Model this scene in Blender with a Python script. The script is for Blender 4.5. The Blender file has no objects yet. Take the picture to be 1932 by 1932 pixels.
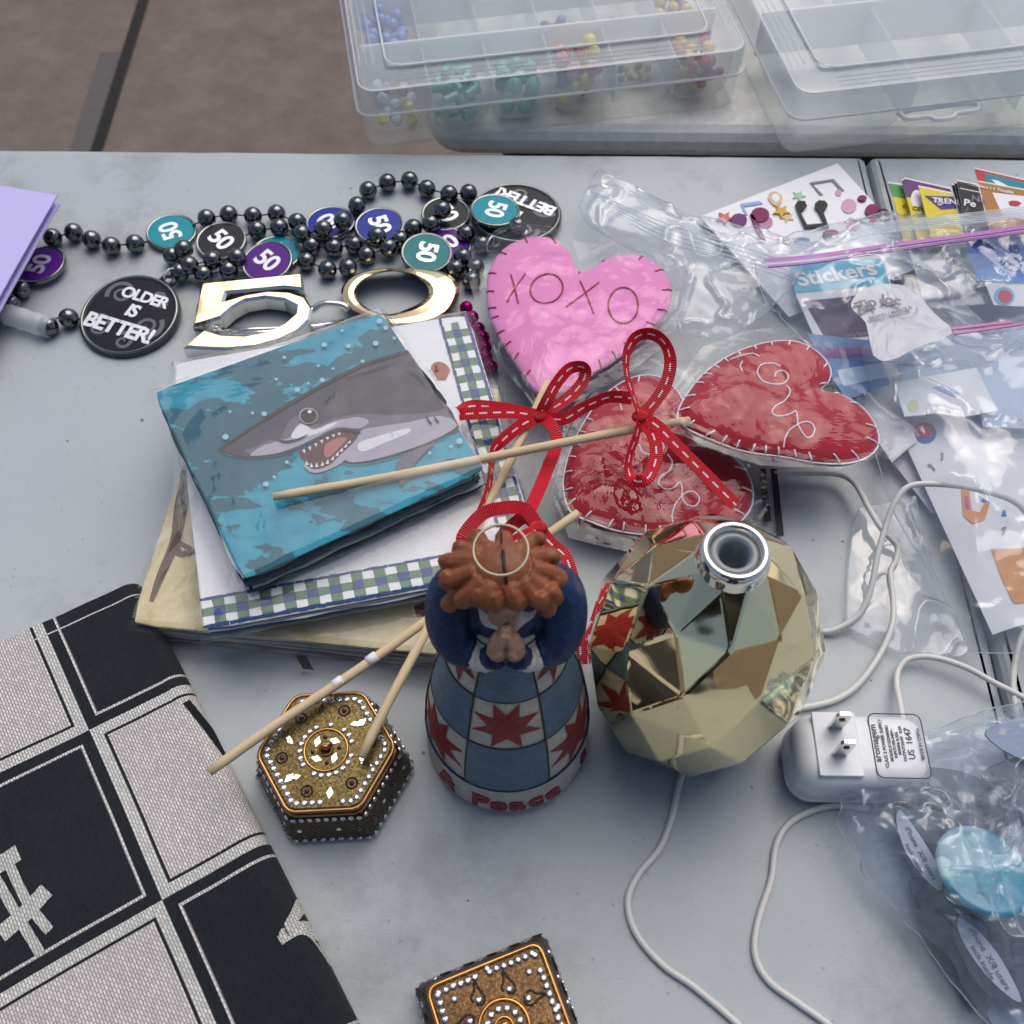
import bpy, bmesh, math, random
from mathutils import Vector, Matrix, noise
R = math.radians
sc = bpy.context.scene
COL = sc.collection
rnd = random.Random(7)
# ---------------------------------------------------------------- camera, sky, sun, exposure
CAM_H, PITCH = .48, R(58)
CP, SP = math.cos(PITCH), math.sin(PITCH)
cd = bpy.data.cameras.new('camera'); cam = bpy.data.objects.new('camera', cd); COL.objects.link(cam)
cd.lens = 36; cd.sensor_width = 36; cd.clip_start = .01; cd.clip_end = 2000
cam.location = (0, 0, CAM_H); cam.rotation_euler = (math.pi/2 - PITCH, 0, 0)
cd.dof.use_dof = True; cd.dof.focus_distance = .50; cd.dof.aperture_fstop = 16
sc.camera = cam
w = bpy.data.worlds.new('World'); sc.world = w; w.use_nodes = True
wn = w.node_tree; bg = wn.nodes['Background']
sky = wn.nodes.new('ShaderNodeTexSky'); sky.sky_type = 'NISHITA'; sky.sun_disc = False
SUN_EL, SUN_AZ = 60, 20          # azimuth clockwise from +Y: behind the far side of the table
sky.sun_elevation = R(SUN_EL); sky.sun_rotation = R(SUN_AZ); sky.air_density = .8; sky.dust_density = 3.5; sky.ozone_density = .6
wn.links.new(sky.outputs[0], bg.inputs[0]); bg.inputs[1].default_value = .1
sl = bpy.data.lights.new('sun', 'SUN'); so = bpy.data.objects.new('sun', sl); COL.objects.link(so)
sl.energy = 1.2; sl.angle = R(60); sl.color = (1, .97, .93)
so.rotation_euler = (R(90 - SUN_EL), 0, R(180 - SUN_AZ) )
sc.view_settings.view_transform = 'Standard'; sc.view_settings.look = 'None'; sc.view_settings.gamma = 1
sc.view_settings.use_curve_mapping = False; sc.view_settings.exposure = .3
cy = sc.cycles
cy.use_denoising = True; cy.max_bounces = 12; cy.transparent_max_bounces = 28; cy.transmission_bounces = 8
cy.glossy_bounces = 5; cy.diffuse_bounces = 3; cy.caustics_reflective = False; cy.caustics_refractive = False
cy.sample_clamp_indirect = 4; cy.use_adaptive_sampling = True; cy.adaptive_threshold = .03

# ---------------------------------------------------------------- helpers
def P(x, y, z=0.):
    """point of the place at height z that stands at (x, y) of the 1932 px wide photograph"""
    u, v = (x-966)/1932, (y-966)/1932
    t = (CAM_H - z)/(SP + v*CP)
    return Vector((u*t, t*(CP - v*SP), z))
def ZM(ox, oy, s):                      # coordinates of an enlarged crop
    return lambda x, y, z=0.: P((ox + x/s)/1.5652, (oy + y/s)/1.5652, z)
MAT = {}
def tag(o, label=None, cat=None, group=None, kind=None):
    for k, v in (('label', label), ('category', cat), ('group', group), ('kind', kind)):
        if v: o[k] = v
    return o
def thing(name, label, cat, loc, rz=0., group=None):
    o = bpy.data.objects.new(name, None); COL.objects.link(o); o.empty_display_size = .01
    o.location = loc; o.rotation_euler = (0, 0, rz)
    MAT[o.name] = Matrix.Translation(Vector(loc)) @ Matrix.Rotation(rz, 4, 'Z')
    return tag(o, label, cat, group)
def mesh(name, v, f, mats, smooth=False, mi=None, uv=None):
    me = bpy.data.meshes.new(name)
    me.from_pydata([tuple(p) for p in v], [], f)
    for m in (mats if isinstance(mats, (list, tuple)) else [mats]): me.materials.append(m)
    if mi: me.polygons.foreach_set('material_index', mi)
    if smooth: me.polygons.foreach_set('use_smooth', [True]*len(f))
    if uv:
        l = me.uv_layers.new(name='uv')
        for i, lp in enumerate(me.loops): l.data[i].uv = uv[lp.vertex_index]
    me.update(); return me
def fixn(me):
    bm = bmesh.new(); bm.from_mesh(me); bmesh.ops.recalc_face_normals(bm, faces=bm.faces); bm.to_mesh(me); bm.free(); return me
def inst(name, me, parent=None, M=None, world=True):
    o = bpy.data.objects.new(name, me); COL.objects.link(o)
    M = M or Matrix.Identity(4)
    if parent is not None:
        o.parent = parent; pm_ = MAT[parent.name]
        L = pm_.inverted() @ M if world else M
        o.matrix_basis = L; MAT[o.name] = pm_ @ L
    else:
        o.matrix_basis = M; MAT[o.name] = M.copy()
    return o
def part(name, vf, mats, parent=None, smooth=False, world=True, mi=None, uv=None, fix=True):
    v, f = vf
    if parent is not None and world:
        I = MAT[parent.name].inverted(); v = [I @ Vector(p) for p in v]
    me = mesh(name, v, f, mats, smooth, mi, uv)
    if fix: fixn(me)
    o = bpy.data.objects.new(name, me); COL.objects.link(o)
    if parent is not None: o.parent = parent; MAT[o.name] = MAT[parent.name].copy()
    else: MAT[o.name] = Matrix.Identity(4)
    return o
def rooted(name, vf, mats, label, cat, loc, group=None, **kw):
    """a thing that is one mesh, its origin at loc"""
    v, f = vf; L = Vector(loc)
    o = part(name, ([Vector(p)-L for p in v], f), mats, None, **kw)
    o.location = L; MAT[o.name] = Matrix.Translation(L)
    return tag(o, label, cat, group)
def merge(lst):
    V, F = [], []
    for v, f in lst:
        k = len(V); V += list(v); F += [tuple(i+k for i in q) for q in f]
    return V, F
def xf(vf, M): return [M @ Vector(p) for p in vf[0]], vf[1]
def catmull(pts, n=8, closed=False):
    pts = [Vector(p) for p in pts]; out = []; N = len(pts)
    rng = range(N) if closed else range(N-1)
    for i in rng:
        if closed: a, b, c, d = pts[i-1], pts[i], pts[(i+1) % N], pts[(i+2) % N]
        else: a, b, c, d = pts[max(i-1, 0)], pts[i], pts[i+1], pts[min(i+2, N-1)]
        for k in range(n):
            t = k/n
            out.append(.5*((2*b) + (c-a)*t + (2*a-5*b+4*c-d)*t*t + (3*b-a-3*c+d)*t**3))
    if not closed: out.append(pts[-1])
    return out
def tube(pts, r, n=8, closed=False):
    pts = [Vector(p) for p in pts]; N = len(pts); V, F = [], []
    up = Vector((0, 0, 1))
    for i, p in enumerate(pts):
        a = pts[i-1] if (i or closed) else p; b = pts[(i+1) % N] if (i < N-1 or closed) else p
        t = (b-a).normalized() if (b-a).length > 1e-9 else Vector((1, 0, 0))
        if abs(t.dot(up)) > .95: up = Vector((1, 0, 0)) if abs(t.x) < .9 else Vector((0, 1, 0))
        s = t.cross(up).normalized(); u2 = s.cross(t)
        if closed is False: up = u2
        rr = r[i] if isinstance(r, (list, tuple)) else r
        V += [p + rr*(math.cos(2*math.pi*k/n)*s + math.sin(2*math.pi*k/n)*u2) for k in range(n)]
    M_ = N if closed else N-1
    for i in range(M_):
        j = (i+1) % N
        F += [(i*n+k, i*n+(k+1) % n, j*n+(k+1) % n, j*n+k) for k in range(n)]
    if not closed: F += [tuple(range(n))[::-1], tuple((N-1)*n+k for k in range(n))]
    return V, F
def lathe(prof, n=24, cap=True, c=(0, 0, 0)):
    V, F = [], []
    for r, z in prof: V += [Vector((c[0]+r*math.cos(2*math.pi*k/n), c[1]+r*math.sin(2*math.pi*k/n), c[2]+z)) for k in range(n)]
    for i in range(len(prof)-1): F += [(i*n+k, i*n+(k+1) % n, (i+1)*n+(k+1) % n, (i+1)*n+k) for k in range(n)]
    if cap: F += [tuple(range(n))[::-1], tuple((len(prof)-1)*n+k for k in range(n))]
    return V, F
def loft(rings, cap=True, closed=True):
    n = len(rings[0]); V = [Vector(p) for r in rings for p in r]; F = []
    for i in range(len(rings)-1):
        F += [(i*n+k, i*n+(k+1) % n, (i+1)*n+(k+1) % n, (i+1)*n+k) for k in range(n if closed else n-1)]
    if cap: F += [tuple(range(n))[::-1], tuple((len(rings)-1)*n+k for k in range(n))]
    return V, F
def prism(poly, z0, z1):
    return loft([[(p[0], p[1], z0) for p in poly], [(p[0], p[1], z1) for p in poly]])
def rrect(sx, sy, r, n=5, cx=0., cy_=0.):
    out = []
    for qx, qy, a0 in ((1, 1, 0), (-1, 1, 90), (-1, -1, 180), (1, -1, 270)):
        for k in range(n+1):
            a = R(a0 + 90*k/n); out.append((cx+qx*(sx/2-r)+r*math.cos(a), cy_+qy*(sy/2-r)+r*math.sin(a)))
    return out
def rbox(sx, sy, z0, z1, r, bev=.001, n=5, cx=0., cy_=0.):
    rg = []
    for ins, z in ((bev, z0), (0, z0+bev), (0, z1-bev), (bev*.3, z1-bev*.3), (bev, z1)):
        rg.append([(p[0], p[1], z) for p in rrect(sx-2*ins, sy-2*ins, max(r-ins, 1e-4), n, cx, cy_)])
    return loft(rg)
def grid(fn, nu, nv):
    V = [Vector(fn(i/nu, j/nv)) for j in range(nv+1) for i in range(nu+1)]
    F = [(j*(nu+1)+i, j*(nu+1)+i+1, (j+1)*(nu+1)+i+1, (j+1)*(nu+1)+i) for j in range(nv) for i in range(nu)]
    return V, F
def torus(c, rad, r, n=40, m=8, ang=None):
    pts = [Vector(c)+Vector((rad*math.cos(2*math.pi*k/n), rad*math.sin(2*math.pi*k/n), 0)) for k in range(n)]
    return tube(pts, r, m, True)
def rhomb(a, b, z0, z1): return prism([(a, 0), (0, b), (-a, 0), (0, -b)], z0, z1)
def text_mesh(body, size, mat_, extrude=0., offset=0., space=1., name='lettering', shear=0., line=1.):
    cu = bpy.data.curves.new('t', 'FONT'); cu.body = body; cu.size = size; cu.extrude = extrude; cu.offset = offset
    cu.align_x = 'CENTER'; cu.align_y = 'CENTER'; cu.space_character = space; cu.shear = shear; cu.space_line = line; cu.resolution_u = 4
    ob = bpy.data.objects.new('t', cu); COL.objects.link(ob)
    dg = bpy.context.evaluated_depsgraph_get(); me = bpy.data.meshes.new_from_object(ob.evaluated_get(dg))
    bpy.data.objects.remove(ob); bpy.data.curves.remove(cu)
    me.name = name; me.materials.clear(); me.materials.append(mat_); return me
def blob(lst, voxel, smooth_it=4):
    """several closed shapes melted into one continuous surface"""
    V, F = merge(lst); me = bpy.data.meshes.new('b'); me.from_pydata([tuple(p) for p in V], [], F); fixn(me)
    ob = bpy.data.objects.new('b', me); COL.objects.link(ob)
    m = ob.modifiers.new('r', 'REMESH'); m.mode = 'VOXEL'; m.voxel_size = voxel
    if smooth_it:
        m = ob.modifiers.new('s', 'SMOOTH'); m.factor = .5; m.iterations = smooth_it
    dg = bpy.context.evaluated_depsgraph_get(); out = bpy.data.meshes.new_from_object(ob.evaluated_get(dg))
    V = [v.co.copy() for v in out.vertices]; F = [tuple(p.vertices) for p in out.polygons]
    bpy.data.objects.remove(ob); bpy.data.meshes.remove(me); bpy.data.meshes.remove(out); return V, F
def sphere(c, r, sc_=(1, 1, 1), nu=14, nv=10):
    V, F = [], []
    for j in range(nv+1):
        a = math.pi*j/nv; rr = max(math.sin(a), .02)
        V += [Vector((c[0]+r*sc_[0]*rr*math.cos(2*math.pi*k/nu), c[1]+r*sc_[1]*rr*math.sin(2*math.pi*k/nu), c[2]+r*sc_[2]*math.cos(a))) for k in range(nu)]
    for j in range(nv): F += [(j*nu+k, j*nu+(k+1) % nu, (j+1)*nu+(k+1) % nu, (j+1)*nu+k) for k in range(nu)]
    F += [tuple(range(nu)), tuple(nv*nu+k for k in range(nu))[::-1]]
    return V, F
def crumple(x, y, s, seed=0.):
    """0..1: flat-ish facets that meet in creases"""
    d = noise.voronoi(Vector((x*s + seed, y*s - seed*.7, seed*1.3)))[0]
    e = noise.voronoi(Vector((x*s*2.3 - seed, y*s*2.3 + seed, 3+seed)))[0]
    return .68*d[0] + .32*e[0]
def fbm(x, y, s, seed=0.): return noise.fractal(Vector((x*s, y*s, seed)), 1., 2., 4)
def inside(pt, poly):
    x, y = pt[0], pt[1]; c = False
    for i in range(len(poly)):
        a, b = poly[i], poly[i-1]
        if (a[1] > y) != (b[1] > y) and x < (b[0]-a[0])*(y-a[1])/(b[1]-a[1])+a[0]: c = not c
    return c

# ---------------------------------------------------------------- materials
class NT:
    def __init__(s, name):
        s.m = bpy.data.materials.new(name); s.m.use_nodes = True; s.t = s.m.node_tree; s.t.nodes.clear()
        s.out = s.t.nodes.new('ShaderNodeOutputMaterial')
    def put(s, sock, v):
        if isinstance(v, bpy.types.NodeSocket): s.t.links.new(v, sock)
        elif v is not None:
            if sock.type == 'RGBA' and not isinstance(v, (int, float)) and len(v) == 3: v = (*v, 1)
            elif sock.type == 'RGBA' and isinstance(v, (int, float)): v = (v, v, v, 1)
            sock.default_value = v
    def n(s, typ, props=None, o=0, **ins):
        nd = s.t.nodes.new('ShaderNode'+typ)
        for k, v in (props or {}).items(): setattr(nd, k, v)
        for k, v in ins.items():
            key = int(k[1:]) if k[0] == 'i' and k[1:].isdigit() else k.replace('_', ' ')
            s.put(nd.inputs[key], v)
        return nd.outputs[o]
    def ma(s, op, a, b=None, c=None):
        nd = s.t.nodes.new('ShaderNodeMath'); nd.operation = op
        for i, v in enumerate((a, b, c)):
            if v is not None: s.put(nd.inputs[i], v)
        return nd.outputs[0]
    def mix(s, f, a, b, blend='MIX'):
        nd = s.t.nodes.new('ShaderNodeMix'); nd.data_type = 'RGBA'; nd.blend_type = blend
        s.put(nd.inputs[0], f); s.put(nd.inputs[6], a); s.put(nd.inputs[7], b); return nd.outputs[2]
    def ramp(s, f, stops, interp='LINEAR'):
        nd = s.t.nodes.new('ShaderNodeValToRGB'); nd.color_ramp.interpolation = interp
        e = nd.color_ramp.elements
        while len(e) < len(stops): e.new(.5)
        for k, (p, c) in enumerate(stops):
            e[k].position = p; e[k].color = (*c, 1) if not isinstance(c, (int, float)) else (c, c, c, 1)
        s.put(nd.inputs[0], f); return nd.outputs[0]
    def co(s, which='Object'): return s.t.nodes.new('ShaderNodeTexCoord').outputs[which]
    def uvxy(s):
        nd = s.t.nodes.new('ShaderNodeSeparateXYZ'); s.t.links.new(s.co('UV'), nd.inputs[0]); return nd.outputs[0], nd.outputs[1]
    def noise(s, scale, detail=4, co=None, rough=.55, o=0):
        return s.n('TexNoise', o=o, Vector=co or s.co(), Scale=scale, Detail=detail, Roughness=rough)
    def bump(s, h, strength=.3, dist=.001): return s.n('Bump', Height=h, Strength=strength, Distance=dist)
    def bsdf(s, col, rough=.5, metal=0., normal=None, spec=.5, **kw):
        return s.n('BsdfPrincipled', Base_Color=col, Roughness=rough, Metallic=metal, Normal=normal, Specular_IOR_Level=spec, **kw)
    def schlick(s, nm, f0=.04):
        g = s.t.nodes.new('ShaderNodeNewGeometry'); d = s.t.nodes.new('ShaderNodeVectorMath'); d.operation = 'DOT_PRODUCT'
        s.t.links.new(nm, d.inputs[0]); s.t.links.new(g.outputs['Incoming'], d.inputs[1])
        k = s.ma('SUBTRACT', 1., s.ma('MINIMUM', s.ma('ABSOLUTE', d.outputs['Value']), 1.))
        return s.ma('MULTIPLY_ADD', s.ma('POWER', k, 5.), 1-f0, f0)
    def fin(s, sh): s.t.links.new(sh, s.out.inputs[0]); return s.m
def pm(name, col, rough=.5, metal=0., var=.12, vs=60, bump=0., bs=400, spec=.5, rv=.08, **kw):
    """plain surface: colour with grain, uneven gloss, fine relief"""
    t = NT(name); co = t.co()
    f = t.noise(vs, 5, co)
    c = t.mix(f, tuple(max(0, x*(1-var)) for x in col), tuple(min(1, x*(1+var)) for x in col))
    rr = t.ma('MULTIPLY_ADD', t.noise(vs*1.7, 3, co), rv*2, rough-rv)
    nm = t.bump(t.noise(bs, 4, co), bump, .001) if bump else None
    return t.fin(t.bsdf(c, rr, metal, nm, spec, **kw))
def film(name, tint=(1, 1, 1), haze=.06, rough=.06, boost=1.5, hazecol=(.85, .9, .95), bump=.25, bs=60):
    """thin clear plastic: lets light straight through, mirrors more at a slant, a little milky"""
    t = NT(name); nm = t.n('NewGeometry', o=1)
    fr = t.ma('MINIMUM', t.ma('MULTIPLY', t.schlick(nm), boost), .9)
    body = t.n('MixShader', i0=haze, i1=t.n('BsdfTransparent', Color=tint),
               i2=t.n('AddShader', i0=t.n('BsdfDiffuse', Color=tuple(c*.6 for c in hazecol)), i1=t.n('BsdfTranslucent', Color=tuple(c*.4 for c in hazecol))))
    return t.fin(t.n('MixShader', i0=fr, i1=body, i2=t.n('BsdfGlossy', Color=(1, 1, 1), Roughness=rough)))
def mat_ground():
    t = NT('pavement_concrete'); co = t.co()
    n1 = t.noise(14, 8, co, .75); n2 = t.noise(120, 3, co, .7)
    c = t.ramp(n1, [(.3, (.14, .108, .088)), (.55, (.205, .162, .134)), (.75, (.255, .21, .178))])
    c = t.mix(t.ma('MULTIPLY', n2, .5), c, (.10, .085, .08))
    return t.fin(t.bsdf(c, .85, 0, t.bump(n2, .5, .002), .3))
def mat_table():
    t = NT('table_plastic'); co = t.co()
    n1 = t.noise(5, 5, co, .6); n2 = t.noise(60, 4, co, .6)
    c = t.ramp(n1, [(.3, (.385, .430, .445)), (.7, (.440, .482, .495))])
    # smudges and specks
    sm = t.ramp(t.ma('MULTIPLY', t.noise(22, 8, co, .75), t.noise(7, 3, co)), [(.27, 0.), (.40, .5)])
    c = t.mix(sm, c, (.20, .215, .215))
    v = t.n('TexVoronoi', {'feature': 'F1'}, Vector=co, Scale=75, Randomness=1.)
    g = t.n('TexVoronoi', {'feature': 'F1'}, o=1, Vector=co, Scale=75, Randomness=1.)
    gr = t.n('SeparateColor', o=0, i0=g); gg = t.n('SeparateColor', o=1, i0=g)
    rad = t.ma('MULTIPLY', t.ma('POWER', gg, 3.), .10)
    sp = t.ma('MULTIPLY', t.ma('LESS_THAN', v, rad), t.ma('GREATER_THAN', gr, .42))
    c = t.mix(t.ma('MULTIPLY', sp, .8), c, (.06, .055, .05))
    v2 = t.n('TexVoronoi', {'feature': 'F1'}, Vector=co, Scale=190, Randomness=1.); g2 = t.n('SeparateColor', o=0, i0=t.n('TexVoronoi', {'feature': 'F1'}, o=1, Vector=co, Scale=190, Randomness=1.))
    s2_ = t.ma('MULTIPLY', t.ramp(v2, [(.05, 1.), (.20, 0.)]), t.ma('GREATER_THAN', g2, .86))
    c = t.mix(t.ma('MULTIPLY', s2_, .45), c, (.16, .16, .155))
    c = t.mix(t.ramp(t.noise(130, 6, co, .8), [(.58, 0.), (.72, .28)]), c, (.24, .255, .25))
    # fine scratches
    mp = t.n('Mapping', Vector=co, Rotation=(0, 0, .5), Scale=(14, 420, 1))
    sc_ = t.ramp(t.noise(1.0, 3, mp, .6), [(.68, 0.), (.74, .2)])
    c = t.mix(sc_, c, (.48, .54, .58))
    rr = t.ramp(t.noise(18, 6, co, .7), [(.3, .34), (.7, .52)])
    return t.fin(t.bsdf(c, rr, 0, t.bump(t.noise(900, 3, co), .25, .0006), .5))
def mat_box(name, clear, tint, haze):
    t = NT(name); nm = t.n('NewGeometry', o=1)
    fr = t.ma('MINIMUM', t.ma('MULTIPLY', t.schlick(nm), 1.1), .9)
    hz = haze
    milky = t.n('AddShader', i0=t.n('BsdfDiffuse', Color=tuple(c*.62 for c in tint)), i1=t.n('BsdfTranslucent', Color=tuple(c*.36 for c in tint)))
    body = t.n('MixShader', i0=hz, i1=t.n('BsdfTransparent', Color=clear), i2=milky)
    return t.fin(t.n('MixShader', i0=fr, i1=body, i2=t.n('BsdfGlossy', Color=(1, 1, 1), Roughness=.22)))
M = {}
M['ground'] = mat_ground(); M['table'] = mat_table()
M['joint'] = pm('joint_filler', (.012, .011, .010), .9, bump=.5)
M['ground_grey'] = pm('mortar_repair', (.105, .095, .088), .85, bump=.5, bs=120)
M['table_edge'] = pm('scuffed_table_edge', (.80, .78, .71), .6, var=.25, vs=120, bump=.4)
M['dark'] = pm('dark_steel', (.05, .05, .055), .5, .6)
M['tray'] = mat_box('frosted_tray_plastic', (.985, .99, .99), (.92, .97, .97), .13)
M['lid'] = mat_box('clear_lid_plastic', (.985, .99, .99), (.82, .94, .99), .26)
M['rim'] = mat_box('thick_plastic_rim', (.97, .98, .99), (1., 1., 1.), .8)
M['white_paint'] = pm('white_enamel', (.8, .8, .8), .35, var=.05)

# ---- ground, joints
def ground():
    z = -.74
    me = mesh('pavement', [(-60, -60, z), (60, -60, z), (60, 60, z), (-60, 60, z)], [(0, 1, 2, 3)], M['ground'])
    o = inst('pavement', me); tag(o, kind='structure')
    a, b = P(185, 280, z), P(272, 0, z); d = (b-a).normalized(); s = Vector((d.y, -d.x, 0))
    def strip(nm, p0, p1, wd, dz, mt, par):
        d = (p1-p0).normalized(); s = Vector((d.y, -d.x, 0))*wd/2
        q = [p0-s, p0+s, p1+s, p1-s]
        part(nm, ([Vector((p.x, p.y, z+dz)) for p in q], [(0, 1, 2, 3)]), mt, par)
    strip('joint', a-d*3, b+d*5, .021, .004, M['joint'], o)
    a2, b2 = P(143, 280, z), P(190, 100, z); a3, b3 = P(183, 280, z), P(240, 100, z)
    part('mortar_patch', ([p+Vector((0, 0, .002)) for p in (a2-d*.8, a3-d*.8, b3, b2)], [(0, 1, 2, 3)]), M['ground_grey'], o)
ground()

# ---- near folding table: two halves that meet at the fold
E0, E1 = P(0, 277, 0), P(1640, 291.5, 0); ed = (E1-E0).normalized(); en = Vector((-ed.y, ed.x, 0))
S0 = P(1636, 292, 0)
def table_half(name, par, s0, s1, depth, chips):
    """slab from s0 to s1 metres along the far edge, measured from the fold; rounded rim all round"""
    rings = []; n = 60
    def outline(ins):
        pts = []; r = .02-ins
        L, W = (s1-s0)/2, depth/2
        for (qx, qy, a0) in ((1, 1, 0), (-1, 1, 90), (-1, -1, 180), (1, -1, 270)):
            inner = (qx > 0 and s1 < .1) or (qx < 0 and s0 > -.1)
            rr = .006 if inner else .03
            for k in range(7):
                a = R(a0+15*k); pts.append((qx*(L-rr)+(rr-ins)*math.cos(a), qy*(W-rr)+(rr-ins)*math.sin(a)))
            # extra points on the side that follows, for a slightly beaten edge
            nx = {(1, 1): (-1, 1), (-1, 1): (-1, -1), (-1, -1): (1, -1), (1, -1): (1, 1)}[(qx, qy)]
            p0 = pts[-1]; rr2 = .006 if ((nx[0] > 0 and s1 < .1) or (nx[0] < 0 and s0 > -.1)) else .03
            p1 = (nx[0]*(L-rr2)+((rr2-ins)*math.cos(R(a0+90)) if True else 0), nx[1]*(W-rr2)+(rr2-ins)*math.sin(R(a0+90)))
            for k in range(1, n):
                t = k/n; x, y = p0[0]+(p1[0]-p0[0])*t, p0[1]+(p1[1]-p0[1])*t
                j = .0007*fbm(x, y, 30, 4.) + chips*.001*max(0, fbm(x, y, 90, 9.)-.35)
                nx_, ny_ = (math.cos(R(a0+90)), math.sin(R(a0+90)))
                pts.append((x-nx_*j, y-ny_*j))
        return pts
    c = S0 + ed*(s0+s1)/2 - en*depth/2
    for ins, z in ((.004, -.045), (0, -.042), (0, -.006), (.0012, -.0025), (.0035, -.0006), (.007, 0)):
        rings.append([c+ed*p[0]+en*p[1]+Vector((0, 0, z)) for p in outline(ins)])
    return part(name, loft(rings), M['table'], par, smooth=False)
def folding_table(name, label, c, ang, sizes, fn):
    return
T1 = thing('folding_table', 'grey plastic folding table in front that carries the napkins, hearts and figurine', 'table', (S0.x, .15, -.74))
table_half('tabletop', T1, -1.2, -.0009, .78, 1); table_half('tabletop', T1, .0009, 1.2, .78, 1)
part('hinge_bar', xf(rbox(.03, .7, -.07, -.046, .003), Matrix.Translation((S0.x, .14, 0)) @ Matrix.Rotation(math.atan2(ed.y, ed.x), 4, 'Z')), M['dark'], T1)
for sx in (-1.0, 1.0):
    for yy in (-.1, .38):
        part('leg', tube([(S0.x+sx, yy, -.74), (S0.x+sx*.93, yy, -.046)], .014, 10), M['dark'], T1, smooth=True)
# ---- second table behind, only a near corner of it in view
F0, F1 = P(800, 241, 0), P(1460, 247, 0); fd = (F1-F0).normalized(); fn_ = Vector((-fd.y, fd.x, 0))
T2 = thing('folding_table', 'off-white stained plastic table behind, under the two bead organizers', 'table', (.6, .95, -.74))
rings = []
for ins, z in ((.010, -.026), (.003, -.024), (0, -.018), (0, -.010), (.003, -.0045), (.008, -.001), (.014, 0)):
    c = F0 + fd*.95 + fn_*.38
    rings.append([c+fd*p[0]+fn_*p[1]+Vector((0, 0, z)) for p in rrect(1.9-2*ins, .76-2*ins, .030-ins, 8)])
part('tabletop', loft(rings), M['table_edge'], T2)
part('gap_shade', xf(rbox(1.8, .66, -.065, -.027, .02), Matrix.Translation(F0+fd*.95+fn_*.38)), M['dark'], T2)  # dark slab added under the lip so the gap between tables looks shaded
for sx in (.12, 1.75):
    for yy in (.07, .68):
        p = F0+fd*sx+fn_*yy
        part('leg', tube([(p.x, p.y, -.74), (p.x, p.y, -.05)], .014, 10), M['dark'], T2, smooth=True)

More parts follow.
